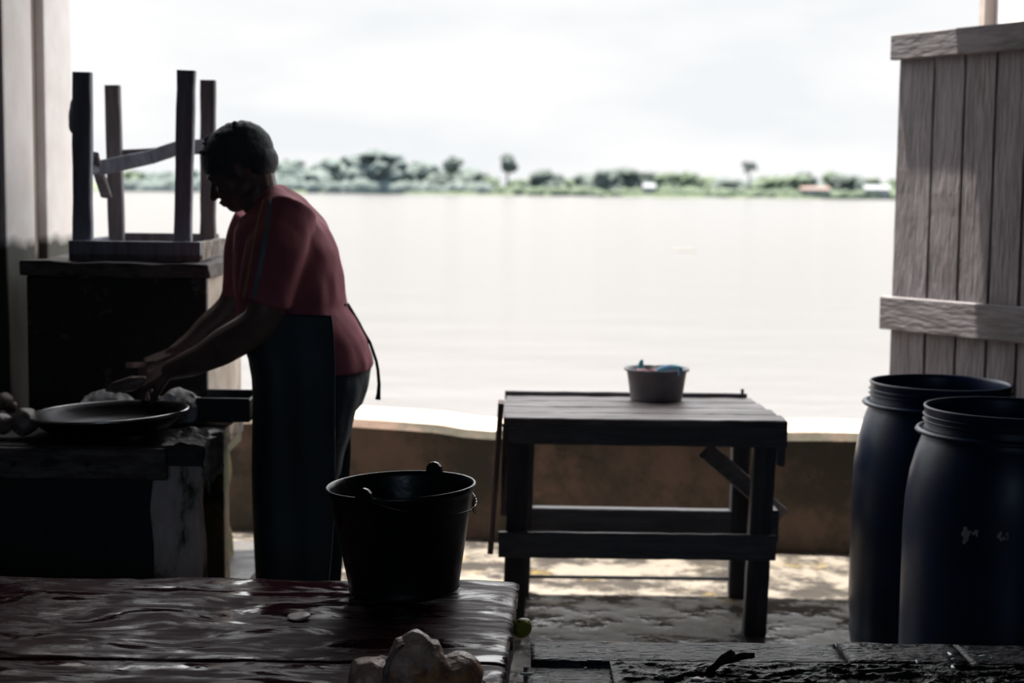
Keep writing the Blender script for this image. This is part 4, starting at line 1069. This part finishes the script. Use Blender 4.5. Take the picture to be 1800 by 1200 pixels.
# wrinkled black sheet
def sheetz(x, y):
    wx = x + .05*noise.noise(Vector((x*7, y*7, 9))); wy = y + .03*noise.noise(Vector((x*6, y*6, 19)))
    a = noise.noise(Vector((wx*5, wy*17, 7))); b_ = noise.noise(Vector((wx*9 + wy*8, wy*30, 3))); c_ = noise.noise(Vector((wx*14 - wy*20, wy*22, 5)))
    h = .0060*math.exp(-(a/.09)**2) + .0040*math.exp(-(b_/.12)**2) + .0035*math.exp(-(c_/.12)**2) + .0012*noise.noise(Vector((x*60, y*90, 1)))
    ed = min(x - .2, 1.85 - x, y - 2.3, yfr2 - .01 - y)
    return Z2 + .002 + h*min(1, max(0.1, ed/.03))
bm = newbm(); vs = grid(bm, .20, 1.85, 2.3, yfr2 - .01, 420, 210, sheetz); slab_from_grid(bm, vs, Z2 - .0065)
tag(link(bm, 'black_sheet', 'skinblack', smooth=True), 'wrinkled wet black plastic sheet spread over the low bench', 'sheet')
# folded dark strip
def leafstrip(pts, w, label):
    bm = newbm(); rows = []
    for i, p in enumerate(pts):
        a = Vector(pts[max(i-1, 0)]); c_ = Vector(pts[min(i+1, len(pts)-1)]); d = (c_ - a).normalized(); s_ = d.cross(Vector((0, 0, 1))).normalized()
        ww = w*math.sin(PI*(i+.35)/(len(pts)-.3)); p = Vector(p)
        rows.append([bm.verts.new(p - s_*ww - Vector((0, 0, .004))), bm.verts.new(p + Vector((0, 0, .006))), bm.verts.new(p + s_*ww - Vector((0, 0, .004))), bm.verts.new(p - Vector((0, 0, .006)))])
    skin_rings(bm, rows)
    bmesh.ops.subdivide_edges(bm, edges=bm.edges, cuts=2, use_grid_fill=True); jiggle(bm, .002, 60)
    tag(link(bm, 'dark_strip', 'skinblack', smooth=True), label, 'strip')
def bz(px, py, up_=0): q = atz(px, py, Z2 + .01 + up_); return q
leafstrip([bz(1218, 1192), bz(1240, 1182), bz(1255, 1170, .01), bz(1268, 1155, .025), bz(1285, 1146, .03), bz(1292, 1152, .012)], .012, 'bent dark strip standing up from the black sheet like a folded leaf')
leafstrip([bz(1262, 1168, .008), bz(1285, 1158, .02), bz(1305, 1152, .024), bz(1326, 1152, .02)], .012, 'flat dark strip pointing right from the folded one')
leafstrip([bz(1168, 1199), bz(1200, 1188), bz(1235, 1182), bz(1255, 1180)], .008, 'thin dark strip lying low left of the folded one')
# lime
q = at(914, 1113, 3.17); bm = newbm(); r_ = 19/F*3.17
lc = Vector((q.x + .004, 3.17, Z2 + r_ + .002))
ell(bm, (0, 0, 0), (r_, r_*.9, r_*.92), sub_=4)
for v in bm.verts:
    if v.co.x > r_*.86: v.co.x += (v.co.x - r_*.86)*1.4
bmesh.ops.rotate(bm, verts=bm.verts, matrix=Matrix.Rotation(.9, 3, 'Z') @ Matrix.Rotation(-.5, 3, 'Y'))
lr = thing('lime', 'yellow green lime resting on the low bench beside the maroon table edge', 'fruit', lc)
link(bm, 'fruit', 'lime', lr, True, local=True)
bm = newbm(); tube(bm, [(-r_*.2, -r_*.5, r_*.7), (-r_*.3, -r_*.6, r_*.86)], [.003, .002], 6); link(bm, 'stalk', 'moss', lr, True, local=True)
# pale scraps
spots = [(1228, 1197, .016, .009), (1670, 1153, .006, .012), (1676, 1162, .007, .004), (1727, 1156, .012, .004), (1742, 1161, .004, .004), (1675, 1176, .005, .012), (1612, 1166, .004, .01), (1420, 1187, .01, .003), (925, 1188, .016, .003), (1030, 1178, .006, .003)]
slabs = ['', 'tiny pale upright scrap where the right rear slabs meet the black sheet', 'tiny pale scrap just under the upright one at the slab joint', 'slim pale scrap right of the slab joint, long and slanting',
         'tiny round pale scrap at the right end of the slim slanting one', 'pale green curved scrap on the black sheet below the slab joint', 'short slanting pale scrap on the black sheet left of the slab joint',
         'flat pale scrap on the black sheet midway between lime and drums', 'long pale scrap on the bare low bench beside the maroon table', 'tiny pale scrap on the bare low bench right of the lime']
for i, (px, py, a, b_) in enumerate(spots):
    q = atz(px, py, Z2 + .008); bm = newbm(); ell(bm, (q.x, q.y, Z2 + .012), (a*.8, b_, .003), sub_=3); jiggle(bm, .002, 80)
    if i == 0: tag(link(bm, 'fish_scrap', 'pebble', smooth=True), 'largest pale round scrap at the bottom edge of the black sheet', 'scrap')
    else: tag(link(bm, 'fish_scrap', 'scrap', smooth=True), slabs[i], 'scrap', group='tiny pale scraps on the low bench')
